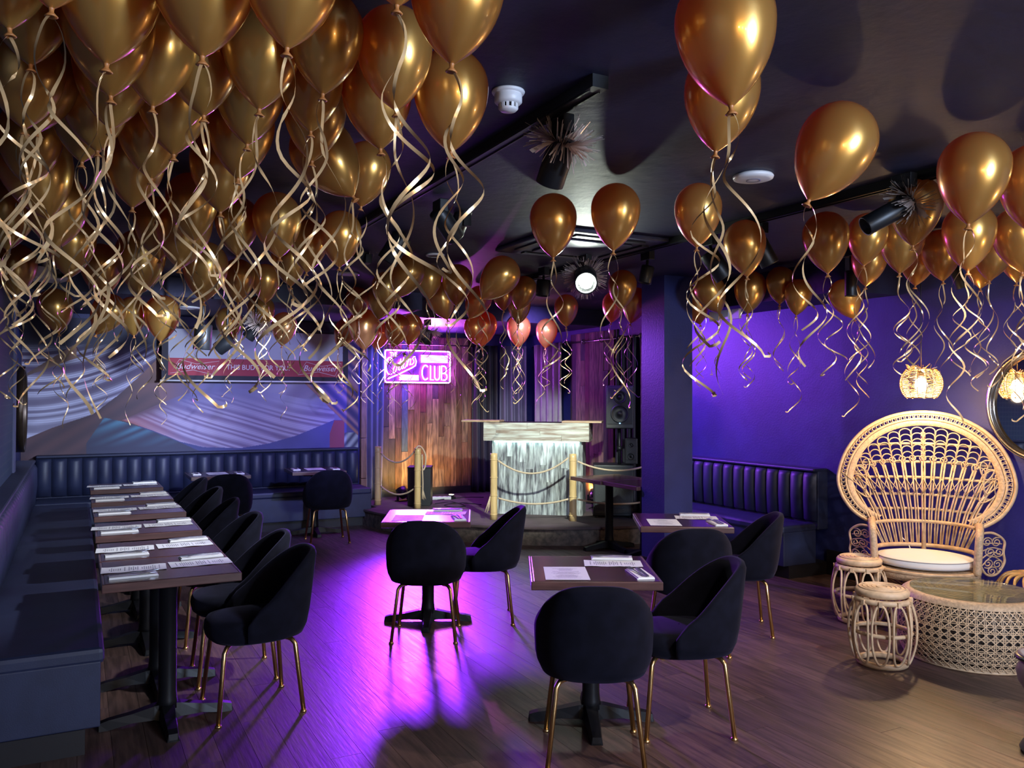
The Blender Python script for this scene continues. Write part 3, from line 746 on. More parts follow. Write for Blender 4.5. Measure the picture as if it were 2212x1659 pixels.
MB().bb(-.21, .21, -.212, -.201, .05, .57).build('grille', 'speaker_grille', sub, bevel=.004)
for sx in (-1, 1):
    for sy in (-1, 1): MB().lathe([(0, 0), (.025, 0), (.022, .02), (0, .02)], 10, (sx*.19, sy*.16, 0)).build('rubber_foot', 'black_plastic', sub, True)
po = empty('speaker_pole', (sp.x, sp.y, SZ+.60), label='black pole carrying the loudspeaker on the subwoofer', cat='speaker pole')
MB().tube([(0, 0, 0), (0, 0, sp.z-SZ-.602)], .018, 10).build('pole', 'black_metal', po, True)
MB().lathe([(.018, .16), (.032, .16), (.032, .21), (.018, .21)], 14).build('collar', 'black_metal', po, True)
q = atd(1362, 985, 9.6)
o = speaker((q.x+.03, q.y+.02, SZ+.605), R(-40), .15, .14, .30, 'small black monitor speaker standing on the subwoofer beside the pole', ((.09, .04), (.22, .025)))
for (px_, py_, lab, rz) in ((870, 1082, 'black floor uplight washing the boards amber below the neon sign', 20), (1283, 1088, 'silver floor uplight beside the booth washing the side boards amber', -60)):
    c = atz(px_, py_, SZ); r = empty('uplight', (c.x, c.y, SZ), R(rz), lab, 'uplight')
    MB().bb(-.09, .09, -.05, .05, 0, .012).build('base', 'black_metal', r)
    for s in (-1, 1): MB().bb(s*.085-.004, s*.085+.004, -.02, .02, .012, .11).build('bracket_arm', 'black_metal', r)
    can = MB().lathe([(0, -.06), (.045, -.06), (.065, -.02), (.072, .07), (.066, .07), (.058, .055), (0, .05)], 20)
    can.xf(Matrix.Translation((0, 0, .10)) @ Matrix.Rotation(R(-38), 4, 'X')).build('housing', 'black_metal' if px_ < 1000 else 'chrome', r, True)
    g = MB().lathe([(.0, .053), (.056, .053), (.056, .056), (0, .056)], 20).xf(Matrix.Translation((0, 0, .10)) @ Matrix.Rotation(R(-38), 4, 'X')).build('lens', 'par_glow', r)
    spot((c.x, c.y+.05, SZ+.18), (c.x+(.15 if px_ < 1000 else .5), c.y+.55, .7), 15, (1, .55, .10), 110, .8, .05)
c = atz(975, 1078, SZ); r = empty('uplight', (c.x, c.y, SZ), R(10), 'small uplight standing in for an amber reflection at the foot of the boards', 'uplight')  # amber reflection at the foot of the boards, built as a third lamp
MB().bb(-.05, .05, -.03, .03, 0, .03).build('base', 'black_metal', r); MB().lathe([(0, .03), (.035, .03), (.04, .06), (0, .06)], 16).build('housing', 'black_metal', r, True)
MB().lathe([(0, .0605), (.032, .0605), (.032, .062), (0, .062)], 16).build('lens', 'par_glow', r)
spot((c.x, c.y+.02, SZ+.1), (c.x, c.y+.35, .6), 9, (1, .50, .08), 110, .8, .04)
def cable(pts, label):
    tag(MB().tube(cat_rom(pts, 6), .006, 6).build('cable', 'black_plastic', smooth=True), label, 'cable')
S_ = SZ+.007
def gz(px_, py_): p = atz(px_, py_, S_); return (p.x, p.y, S_)
cable([gz(940, 1088), gz(975, 1084), gz(1005, 1092), gz(980, 1095), gz(960, 1090), gz(1000, 1086), gz(1040, 1090)], 'black cable looped on the stage carpet between plinth and booth')
cable([gz(945, 1080), gz(980, 1076), gz(1010, 1074), gz(1045, 1074)], 'black cable running along the foot of the boards')
cable([gz(1272, 1098), gz(1290, 1094), gz(1300, 1099), gz(1285, 1101), gz(1310, 1096)], 'black cable curled beside the silver uplight')
q = atz(950, 1079, SZ); pb = empty('power_strip', (q.x, q.y, SZ), R(-20), 'white power strip on the stage near the plinth', 'power strip')
MB().bb(-.15, .15, -.03, .03, 0, .04).build('case', 'white_plastic', pb, bevel=.005)
for i in range(4): MB().lathe([(.017, .0405), (.017, .042), (.012, .0405)], 12, (-.1+.066*i, 0, 0)).build('socket', 'black_plastic', pb)
# ================================================================== neon sign
NX0, NX1, NZ0, NZ1 = 3.70, 4.66, 1.77, 2.21
ns = empty('neon_sign', (NX0, VS-.15, NZ0), label='glowing violet neon sign with script and block lettering on the stage boards', cat='neon sign')
W_, H_ = NX1-NX0, NZ1-NZ0
def S2(xz, yz): return ((xz-430)/905*W_, 0, (815-yz)/445*H_)
def neon(pts, r=.007, closed=False, name='neon_tube'):
    MB().tube(pts, r, 7, closed).build(name, 'neon', ns, True)
MB().bb(-.01, W_+.01, .035, .043, -.01, H_+.01).build('backing_sheet', 'acrylic', ns)
for x in (.06, W_-.06):
    for z in (.05, H_-.05): MB().tube([(x, .043, z), (x, .10, z)], .008, 8).build('stand_off', 'chrome', ns, True)
c = .03; bp = []
for cx, cz, a0 in ((W_-c, H_-c, 0), (c, H_-c, 90), (c, c, 180), (W_-c, c, 270)):
    for k in range(5): a = R(a0+22.5*k); bp.append((cx+c*math.cos(a), 0, cz+c*math.sin(a)))
neon(bp, .008, True, 'border_tube')
for k in range(6): neon([S2(922, 432+19*k), S2(1298, 436+18*k)], .0042)
for k in range(5): neon([S2(622+8*(k % 2), 714+16*k), S2(890, 716+16*k)], .0038)
def arc(cx, cy, rx, ry, a0, a1, n=14): return [(cx+rx*math.cos(R(a0+(a1-a0)*i/n)), cy-ry*math.sin(R(a0+(a1-a0)*i/n))) for i in range(n+1)]
def nl(P, r=.0085): neon([S2(x, y) for x, y in P], r)
nl(arc(985, 672, 48, 102, 50, 310), .008)                                     # C
nl([(1055, 572), (1055, 775), (1100, 775)], .008)                             # L
nl([(1115, 576), (1115, 720)]+arc(1150, 725, 35, 50, 180, 360)+[(1185, 576)], .008)   # U
nl([(1212, 578), (1212, 776), (1255, 776)]+arc(1255, 728, 36, 48, -90, 90, 10)+[(1215, 680)], .008)
nl([(1212, 578), (1250, 578)]+arc(1250, 628, 32, 50, 90, -90, 10)+[(1215, 680)], .008)  # B
sx_, sy_ = 55, -27
def SL(x, y, k): return (528+k*sx_+x*1.12+y*.30, 690+k*sy_-y*1.55+x*sy_/sx_)
def script(P, k, r=.0052): neon([S2(*SL(x, y, k)) for x, y in P], r)
nl(arc(495, 590, 52, 118, 40, 300, 20), .0065); nl(arc(486, 520, 20, 30, 120, 400, 12), .0045)   # big C
def oo(n=16): return [(24+20*math.cos(2*PI*i/n), 30+34*math.sin(2*PI*i/n)) for i in range(n+1)]
script(oo(), 0); script([(26, 105), (22, 10), (34, 0), (50, 8)], 1); script([(0, 72), (50, 72)], 1)
script([(26, 105), (22, 10), (34, 0), (50, 8)], 1.75); script([(0, 72), (50, 72)], 1.75); script(oo(), 2.55)
script([(6, 66), (6, 0)], 3.55); script([(6, 40), (20, 64), (36, 60), (40, 0)], 3.55)
script([(46, 60), (26, 68), (14, 52), (36, 30), (42, 10), (24, -4), (4, 6)], 4.45)
nl([(840, 470), (856, 520), (845, 575), (800, 608), (640, 690), (470, 768)], .0065)
nl([(495, 405), (530, 402)], .0042); nl([(512, 404), (514, 458)], .0042)
nl([(538, 400), (540, 455)], .0042); nl([(560, 398), (562, 453)], .0042); nl([(539, 428), (561, 426)], .0042)
nl([(592, 396), (572, 398), (574, 450), (594, 448)], .0042); nl([(573, 424), (590, 422)], .0042)
# ================================================================== projection screen
SX0, SX1 = .845, 3.03; sv = 10.32
ps = empty('projection_screen', (SX0, sv, 1.755), label='pulled-down projection screen with a red advertising band, hung before the mural', cat='screen')
SW = SX1-SX0
MB().tube([(-.015, 0, 0), (SW+.015, 0, 0)], .011, 10).build('bottom_bar', 'white_plastic', ps, True)
MB().bb(0, SW, .0, .003, .008, .62).build('black_border', 'screen_black', ps)
MB().bb(.07, SW-.07, -.002, -.0003, .30, .60).build('white_fabric', 'screen_white', ps)
MB().bb(.07, SW-.07, -.003, -.0006, .062, .262).build('red_band', 'banner_red', ps)
rb = ps.children[-1]
MB().bb(.07, SW-.07, -.0022, -.0004, .2622, .30).build('white_fabric', 'screen_white', ps)
MB().bb(-.03, SW+.03, -.05, .06, .62, .745).build('roller_case', 'navy_ceiling', ps, bevel=.01)
MB().tube([(SW*.5-.02, 0, -.012), (SW*.5, 0, -.03), (SW*.5+.04, 0, -.03), (SW*.5+.06, 0, -.012)], .003, 6).build('pull_handle', 'black_plastic', ps, True)
def text(body, size, loc, parent, m, width=None, shear=0, name='lettering'):
    cu = bpy.data.curves.new('t', 'FONT'); cu.body = body; cu.size = size; cu.align_x = 'CENTER'; cu.align_y = 'CENTER'; cu.shear = shear
    cu.extrude = .0005; cu.resolution_u = 3
    to = bpy.data.objects.new('t', cu); col.objects.link(to); dg = bpy.context.evaluated_depsgraph_get()
    me = bpy.data.meshes.new_from_object(to.evaluated_get(dg)); bpy.data.objects.remove(to); bpy.data.curves.remove(cu)
    xs = [v.co.x for v in me.vertices]; k = width/(max(xs)-min(xs)) if width else 1
    me.transform(Matrix.Translation(loc) @ Matrix.Rotation(PI/2, 4, 'X') @ Matrix.Diagonal((k, 1, 1, 1)))
    me.materials.clear(); me.materials.append(M[m]); me.name = name
    return link(name, me, parent)
text("THIS BUD'S FOR YOU.", .085, (SW*.50-.01, -.0042, .162), ps, 'print_white', .74)
for cx in (.36, SW-.36):
    text('Budweiser', .10, (cx, -.0042, .165), ps, 'print_white', .43, .35)
    bw = [(cx-.27, .085), (cx-.17, .245), (cx+.02, .195), (cx+.27, .235), (cx+.19, .075), (cx-.02, .125)]
    MB().tube([(x, -.005, z) for x, z in bw], .003, 4, True).build('bow_tie_outline', 'print_white', ps)
# ================================================================== peacock chair
pc = empty('peacock_chair', (5.34, 3.91, 0), R(-53), 'large fan-backed rattan peacock chair in front of the navy wall', 'chair')
def FY(z): return .23+(z-.5)*.14
def FP(a, z, dy=0): return Vector((a, FY(z)+dy, z))
half = [(0, 1.47), (.21, 1.438), (.40, 1.335), (.53, 1.175), (.590, .985), (.570, .85), (.50, .735), (.41, .665), (.345, .64)]
ctl = [(-a, z, 0) for a, z in reversed(half[1:])]+[(a, z, 0) for a, z in half]
OUT = [(p.x, p.y) for p in cat_rom(ctl, 9)]
CC = (0, .93)
def SC(k): return [(CC[0]+(a-CC[0])*k, CC[1]+(z-CC[1])*k) for a, z in OUT]
for k, r_, nm in ((1.0, .014, 'outer_rim'), (.965, .006, 'rim_cane'), (.905, .010, 'inner_rim')):
    MB().tube([FP(a, z) for a, z in SC(k)], r_, 7).build(nm, 'rattan', pc, True)
# plaited border
br = MB(); c1 = SC(.935); acc = [0]
for p, q in zip(c1, c1[1:]): acc.append(acc[-1]+math.dist(p, q))
def along(cv, ac, s):
    for i in range(len(ac)-1):
        if ac[i+1] >= s: 
            t = (s-ac[i])/max(1e-6, ac[i+1]-ac[i]); return (cv[i][0]+(cv[i+1][0]-cv[i][0])*t, cv[i][1]+(cv[i+1][1]-cv[i][1])*t), i
    return cv[-1], len(cv)-2
NB = 78
for j in range(NB):
    (a, z), i = along(c1, acc, acc[-1]*(j+.5)/NB); tx, tz = c1[i+1][0]-c1[i][0], c1[i+1][1]-c1[i][1]; L_ = math.hypot(tx, tz); tx /= L_; tz /= L_; nx, nz = -tz, tx
    for sgn in (1, -1):
        br.tube([FP(a+tx*(.011*sgn*math.sin(PI*t/6))+nx*(-.019+.038*t/6), z+tz*(.012*sgn*math.sin(PI*t/6))+nz*(-.018+.036*t/6), .006*sgn) for t in range(7)], .0042, 4)
stuff(br.build('plaited_border', 'rattan', pc, True))
o1, o2 = SC(.885), SC(.815)
rows = [[FP(*p, -.008) for p in o1], [FP(*p, -.012) for p in o2], [FP(*p, .006) for p in o2], [FP(*p, .006) for p in o1], [FP(*p, -.008) for p in o1]]
MB().grid(rows).build('fan_band', 'wicker_band', pc, True)
IN = SC(.815)
def bound(fx, fz, ang):
    dx, dz = math.sin(ang), math.cos(ang); best = None
    for (a, b), (c, d) in zip(IN, IN[1:]):
        ex, ez = c-a, d-b; den = dx*ez-dz*ex
        if abs(den) < 1e-9: continue
        t = ((a-fx)*ez-(b-fz)*ex)/den; s_ = ((a-fx)*dz-(b-fz)*dx)/den
        if t > 0 and -.001 <= s_ <= 1.001: best = t if best is None else max(best, t)
    return best
def xat(z):
    xs = [abs(a+(c-a)*(z-b)/(d-b)) for (a, b), (c, d) in zip(IN, IN[1:]) if (b-z)*(d-z) <= 0 and b != d]
    return max(xs) if xs else .3
for z in (1.235, 1.10, .985, .86, .755):
    MB().tube([FP(xat(z)*t/8, z-.02*(t/8)**2, .014) for t in range(-8, 9)], .0105, 7).build('rail', 'rattan', pc, True)
MB().tube([(.33*math.sin(R(9.5*t)), .30*math.cos(R(9.5*t))-.03, .665+.0*t) for t in range(-8, 9)], .013, 7).build('rail', 'rattan', pc, True)
MB().tube([(.33*math.sin(R(10*t)), .30*math.cos(R(10*t))-.03, .49) for t in range(-9, 10)], .016, 7).build('rail', 'rattan', pc, True)
MB().tube([FP(0, .44, .03), FP(0, 1.32, .03)], .016, 8).build('back_stile', 'rattan', pc, True)
FZ = .06
for i in range(-8, 9):
    ang = R(3.75*i); ztop = 1.125-.0022*i*i
    p0 = Vector((.33*math.sin(ang*1.75), .30*math.cos(ang*1.75)-.03, .48))
    def sp_(z): return FP((z-FZ)*math.tan(ang), z)
    pts = [p0, p0.lerp(sp_(.72), .55)]+[sp_(z) for z in (.74, .9, ztop-.02)]
    for off in (-.009, .009):
        MB().tube([Vector((p.x+off*(1 if p.z > .6 else .5), p.y, p.z)) for p in pts], .0065, 5).build('spoke', 'rattan', pc, True)
    e = sp_(ztop); cu = [sp_(ztop-.06)]
    for k in range(15):
        a = PI*1.05+k*.52; rr = .026*(1-k/17); cu.append(FP(e.x+rr*math.cos(-a)*(1 if i <= 0 else 1), e.z+rr*math.sin(-a)*-1*-1))
    MB().tube(cu, .0048, 5).build('scroll', 'rattan', pc, True)
    if i < 8:
        a2 = R(3.75*(i+1))
        MB().tube([FP((.86-FZ)*math.tan(ang), .87, -.006), FP((.985-FZ)*math.tan(a2), .98, -.006)], .004, 4).build('cross_cane', 'rattan', pc, True)
        MB().tube([FP((.86-FZ)*math.tan(a2), .87, -.01), FP((.985-FZ)*math.tan(ang), .98, -.01)], .004, 4).build('cross_cane', 'rattan', pc, True)
# scalloped arches
for i in range(-9, 9):
    a0, a1 = R(3.75*i), R(3.75*(i+1)); am = (a0+a1)/2; rb_ = bound(0, FZ, am)
    if not rb_: continue
    r0 = (1.105-.0022*i*i-FZ)/math.cos(am); rr = rb_-.012
    while rr > r0+.01:
        hw = rr*(a1-a0)/2*.97; pts = []
        for t in range(9):
            b = PI*t/8; d = rr-.034+.034*math.sin(b); lat = -hw*math.cos(b)
            if t in (0, 8): d -= .045
            pts.append(FP(d*math.sin(am)+lat*math.cos(am), FZ+d*math.cos(am)-lat*math.sin(am), -.002))
        MB().tube(pts, .0046, 5).build('arch', 'rattan', pc, True); rr -= .043
for s in (-1, 1):
    for (cx, cz, w_, h_, t) in ((.435, .97, .045, .085, 18), (.425, .905, .05, .10, 35), (.415, 1.055, .045, .07, 5)):
        lp = []
        for k in range(20):
            a = 2*PI*k/20; x = w_*math.cos(a)*(1+.35*math.sin(a)); y = h_*math.sin(a); ca_, sa_ = math.cos(R(-t)), math.sin(R(-t))
            lp.append(FP(s*(cx+x*ca_-y*sa_), cz+x*sa_+y*ca_, -.004))
        MB().tube(lp, .0055, 5, True).build('side_loop', 'rattan', pc, True)
    MB().tube([FP(s*.30, .70), FP(s*.36, .82), FP(s*.43, .90)], .008, 6).build('side_cane', 'rattan', pc, True)
    # arm: wrapped post curling back to the fan, with a filigree panel outside it
    post = cat_rom([(s*.315, -.20, .385), (s*.325, -.19, .56), (s*.335, -.14, .655), (s*.345, .0, .68), (s*.35, .16, .665), (s*.345, .29, .64)], 6)
    MB().tube(post, .026, 9).build('arm', 'wicker_band', pc, True)
    ol = cat_rom([(s*.34, -.13, .655), (s*.42, -.06, .655), (s*.49, .0, .60), (s*.485, .0, .52), (s*.49, .0, .45), (s*.44, -.04, .375), (s*.375, -.12, .38), (s*.335, -.17, .45)], 6)
    MB().tube(ol, .0085, 6).build('panel_rim', 'rattan', pc, True)
    def PN(x, z): return (s*x, -.16+(x-.335)*1.0, z)
    for q, (x0, zc) in enumerate(((.38, .60), (.44, .595), (.40, .53), (.455, .525), (.385, .455), (.445, .445), (.41, .40))):
        sw = [PN(x0+(.034-.0016*t)*math.cos(.62*t+q), zc+(.034-.0016*t)*math.sin(.62*t+q)) for t in range(18)]
        MB().tube(sw, .0046, 4).build('filigree_scroll', 'rattan', pc, True)
    for q in range(4):
        MB().tube(cat_rom([PN(.345, .44+.05*q), PN(.41, .50+.03*q), PN(.475, .46+.04*q)], 4), .0045, 4).build('filigree_cane', 'rattan', pc, True)
for k in range(2):
    z = .385-.045*k; rr = .345-.01*k
    MB().tube([(rr*math.cos(2*PI*t/40), -.03+rr*.93*math.sin(2*PI*t/40), z) for t in range(40)], .013, 7, True).build('seat_ring', 'rattan', pc, True)
MB().lathe([(.335, .335), (.350, .34), (.350, .39), (.335, .395), (.02, .394), (.02, .38), (.33, .38)], 44, (0, -.03, 0), 1, .93).build('seat_band', 'wicker_band', pc, True)
for k in range(40):
    a = 2*PI*k/40; a2 = a+.9
    MB().tube([(.33*math.cos(a), -.03+.30*math.sin(a), .335), (.17*math.cos(a2), -.03+.16*math.sin(a2), .16)], .0075, 4).build('skirt_cane', 'rattan', pc, True)
for k in range(24):
    a = 2*PI*k/24
    MB().tube([(.17*math.cos(a), -.03+.16*math.sin(a), .165), (.26*math.cos(a), -.03+.25*math.sin(a), .012)], .0075, 4).build('skirt_cane', 'rattan', pc, True)
for rr, z in ((.172, .162), (.262, .012)):
    MB().tube([(rr*math.cos(2*PI*t/32), -.03+rr*.95*math.sin(2*PI*t/32), z) for t in range(32)], .012, 6, True).build('base_ring', 'rattan', pc, True)
for sx, sy in ((-1, -1), (1, -1), (-1, 1), (1, 1)):
    MB().tube([(sx*.30, -.03+sy*.19, .36), (sx*.325, -.03+sy*.225, .0)], .026, 9).build('leg', 'wicker_band', pc, True)
cu = empty('seat_cushion', (pc.location.x, pc.location.y, .402), R(-53), 'round cream seat cushion with grey piping on the peacock chair', 'cushion')
MB().lathe([(0, 0), (.27, 0), (.305, .012), (.318, .035), (.305, .058), (.25, .072), (.12, .080), (0, .082)], 44, (0, -.035, 0), 1, .9).build('pad', 'cushion', cu, True)
for z, rr in ((.057, .308), (.014, .308)):
    MB().tube([(rr*math.cos(2*PI*t/44), -.035+rr*.9*math.sin(2*PI*t/44), z) for t in range(44)], .004, 5, True).build('piping', 'piping', cu, True)
MB().tube(cat_rom([(-.09, .22, .06), (-.11, .26, .10), (-.14, .25, .13), (-.15, .27, .15)], 4), .004, 5).build('tie', 'cushion', cu, True)
# ================================================================== rattan stools
def stool():
    r = empty('rattan_stool')
    def br_(z): return .128+.055*math.sin(PI*min(1, max(0, (z-.0)/.43)))**.8
    MB().lathe([(0, .408), (.135, .408), (.150, .418), (.152, .436), (.143, .450), (.12, .456), (.0, .456)], 36).build('seat_cap', 'rattan_pale', r, True)
    for rr in (.03, .055, .08, .105, .128):
        MB().tube([(rr*math.cos(2*PI*t/30), rr*math.sin(2*PI*t/30), .4565) for t in range(30)], .004, 4, True).build('cap_weave', 'rattan_pale', r, True)
    for rr, z, t_ in ((.146, .388, .017), (.128, .019, .018), (.158, .20, .012)):
        MB().tube([(rr*math.cos(2*PI*t/36), rr*math.sin(2*PI*t/36), z) for t in range(36)], t_, 8, True).build('hoop', 'rattan_pale', r, True)
    for k in range(10):
        a0 = 2*PI*k/10; pts = []
        for t in range(28):
            b = 2*PI*t/28; z = .205+.172*math.copysign(abs(math.sin(b))**.75, math.sin(b)); an = a0+R(14.5)*math.copysign(abs(math.cos(b))**.8, math.cos(b))
            rr = br_(z)+.004; pts.append((rr*math.cos(an), rr*math.sin(an), z))
        MB().tube(pts, .0072, 6, True).build('oval_loop', 'rattan_pale', r, True)
        MB().box((br_(.36)*math.cos(a0)+.0, br_(.36)*math.sin(a0), .385), (.022, .02, .03), a0).build('binding', 'rattan_pale', r)
    return r
s1 = stool(); s1.location = (4.24, 3.385, 0); tag(s1, 'pale rattan drum stool in front of the glass-topped woven table', 'stool', 'rattan drum stools')
s2 = copy_tree(s1); s2.rotation_euler.z = .4; s2.location = (4.90, 4.10, 0); tag(s2, 'rattan drum stool close beside the arm of the peacock chair', 'stool', 'rattan drum stools')
# ================================================================== woven drum table
dt = empty('woven_table', (4.87, 3.25, 0), 0, 'round cane-woven drum coffee table with a glass top', 'coffee table')
def dr_(z): return .355+.08*math.sin(PI*min(1, max(0, (z+.03)/.45)))
wv = MB()
def surf(a, z, o_=0): rr = dr_(z)+o_; return Vector((rr*math.cos(a), rr*math.sin(a), z))
NC = 58; zl, zh = .015, .375
for k in range(NC):
    for d in (-.011, .011):
        a = 2*PI*k/NC+d; pts = [surf(a, zl+(zh-zl)*t/12, .001) for t in range(13)]
        wv.strip(pts, [(-math.sin(a), math.cos(a), 0)]*13, .0021)
    for sg in (-1, 1):
        pts = []; wd_ = []
        for t in range(25):
            z = zl+(zh-zl)*t/24; a = 2*PI*k/NC+sg*(z-zl)*2.45; pts.append(surf(a, z, .003 if sg > 0 else .0045))
            wd_.append(Vector((-math.sin(a), math.cos(a), 0))*.8+Vector((0, 0, -sg*.6)))
        wv.strip(pts, wd_, .0026)
for k in range(10):
    for d in (-.005, .005):
        z = zl+.015+(zh-zl-.03)*k/9+d
        pts = [surf(2*PI*t/96, z, .002) for t in range(97)]; wv.strip(pts, [(0, 0, 1)]*97, .0021)
stuff(wv.build('cane_weave', 'rattan_pale', dt, True))
MB().lathe([(dr_(z)-.022, z) for z in (.012, .06, .12, .18, .24, .30, .36)], 48).build('shade_core', 'pallet_dark', dt, True)  # dark drum added inside the hollow weave to stand for its inner shade
MB().tube([(dr_(0)*math.cos(2*PI*t/60), dr_(0)*math.sin(2*PI*t/60), .010) for t in range(60)], .010, 6, True).build('base_hoop', 'rattan_pale', dt, True)
MB().lathe([(dr_(.36)+.004, .366), (.385, .385), (.365, .398), (.340, .402), (.33, .396), (.325, .38)], 60).build('shoulder_hoop', 'wicker_band', dt, True)
for i in range(-8, 9):
    h_ = math.sqrt(max(.001, .325**2-(i*.04)**2))
    MB().bb(i*.04-.015, i*.04+.015, -h_, h_, .376, .384).build('top_slat', 'rattan', dt)
gl = MB().lathe([(0, .4025), (.337, .4025), (.340, .4045), (.340, .4085), (.337, .4105), (0, .4105)], 60).build('glass_top', 'glass', dt, True)
# ================================================================== rattan pouf and side table at the frame edge
pf = empty('rattan_pouf', (5.66, 3.30, 0), 0, 'honey-coloured rattan pouf of curved canes behind the drum table', 'pouf')
for k in range(22):
    a = 2*PI*k/22
    MB().tube(cat_rom([(.10*math.cos(a-.5), .10*math.sin(a-.5), .40), (.20*math.cos(a-.2), .20*math.sin(a-.2), .385), (.262*math.cos(a), .262*math.sin(a), .27), (.25*math.cos(a+.15), .25*math.sin(a+.15), .12), (.20*math.cos(a+.3), .20*math.sin(a+.3), .012)], 5), .0095, 6).build('cane_rib', 'rattan_honey', pf, True)
for rr, z in ((.10, .40), (.235, .22), (.20, .012)):
    MB().tube([(rr*math.cos(2*PI*t/36), rr*math.sin(2*PI*t/36), z) for t in range(36)], .012, 7, True).build('hoop', 'rattan_honey', pf, True)
sd = atz(2262, 1418, .43); st_ = empty('side_stool', (sd.x, sd.y, 0), 0, 'small round stool with cream top, dark rim and pale rounded base beside the drum table', 'stool')
MB().lathe([(0, .41), (.12, .41), (.126, .415), (.126, .424), (.12, .43), (0, .43)], 32).build('rim_disc', 'dark_rim', st_, True)
MB().lathe([(0, .4302), (.112, .4302), (.112, .436), (.10, .441), (0, .443)], 32).build('seat_pad', 'cushion', st_, True)
MB().lathe([(0, 0), (.10, 0), (.11, .015), (.07, .09), (.055, .17), (.075, .25), (.112, .31), (.122, .36), (.105, .40), (.08, .409), (0, .409)], 32).build('base', 'stone_pale', st_, True)
# ================================================================== wicker pendant lamp, mirrors
lp = atd(1990, 829, 6.0)
la = empty('pendant_lamp', (lp.x, lp.y, lp.z-.10), 0, 'glowing woven wicker pendant lamp above the peacock chair', 'pendant lamp')
la.scale = (1.10,)*3
def lr(z): return .128*math.sqrt(max(.05, 1-((z-.092)/.13)**2))*1.0
for k in range(14):
    a = 2*PI*k/14
    MB().tube([(lr(z)*math.cos(a), lr(z)*math.sin(a), z) for z in [i*.185/10 for i in range(11)]], .0028, 5).build('shade_rib', 'rattan_honey', la, True)
wv = MB()
for k in range(14):
    for q in range(19):
        z = .004+.178*q/18; a0 = 2*PI*k/14; a1 = 2*PI*(k+1)/14; dz = .010*(1 if k % 2 else -1)*(.4+.6*rnd.random())
        wv.tube([((lr(z+dz*t)-.001)*math.cos(a0+(a1-a0)*t), (lr(z+dz*t)-.001)*math.sin(a0+(a1-a0)*t), z+dz*t) for t in (0, .5, 1)], .0032, 4)
stuff(wv.build('woven_shade', 'rattan_honey', la, True))
for z in (.0, .185):
    MB().tube([(lr(z)*math.cos(2*PI*t/28), lr(z)*math.sin(2*PI*t/28), z) for t in range(28)], .0035, 5, True).build('shade_hoop', 'rattan_honey', la, True)
tf = MB()
for k in range(26):
    a = rnd.uniform(0, 2*PI); r0 = rnd.uniform(.02, .08); tf.tube([(r0*math.cos(a), r0*math.sin(a), .182), ((r0+.035)*math.cos(a+.4), (r0+.035)*math.sin(a+.4), .182+rnd.uniform(.012, .04))], .002, 4)
stuff(tf.build('loose_straw', 'rattan_honey', la))
MB().lathe([(0, .035), (.018, .04), (.034, .06), (.040, .085), (.034, .11), (.018, .13), (0, .132)], 18).build('bulb', 'bulb_glow', la, True)
MB().lathe([(0, .132), (.016, .132), (.016, .175), (0, .175)], 12).build('lamp_holder', 'black_plastic', la, True)
MB().tube([(0, 0, .175), (0, 0, (CEIL-la.location.z-.002)/1.10)], .003, 6).build('cord', 'black_plastic', la, True)
bulb((lp.x, lp.y, lp.z-.09), 15, (1, .68, .36), .042).parent = None
def round_mirror(loc, ax, rad, dep, mframe, label, fw=.035):
    # ax: +1 faces -u (on the right wall), -1 faces +u
    r = empty('round_mirror', loc, 0, label, 'mirror')
    mt = Matrix.Rotation(-PI/2*ax, 4, 'Y')
    MB().lathe([(rad, 0), (rad, dep*.5), (rad-.004, dep*.52), (rad, dep*.54), (rad, dep), (rad-.008, dep+.004), (rad-fw+.008, dep), (rad-fw, dep-.01), (rad-fw, .012), (0, .012)], 64).xf(mt).build('frame', mframe, r, True)
    MB().lathe([(0, .014), (rad-fw-.002, .014), (rad-fw-.002, .016), (0, .017)], 64).xf(mt).build('glass', 'mirror', r)
    return r
round_mirror((UR-.002, 3.42, 1.53), 1, .40, .060, 'chrome', 'round metal-framed mirror on the navy wall beside the wicker lamp')
round_mirror((UL+.002, 9.0, 1.45), -1, .40, .11, 'bronze_dark', 'deep dark-framed round mirror seen edge-on at the mural corner')
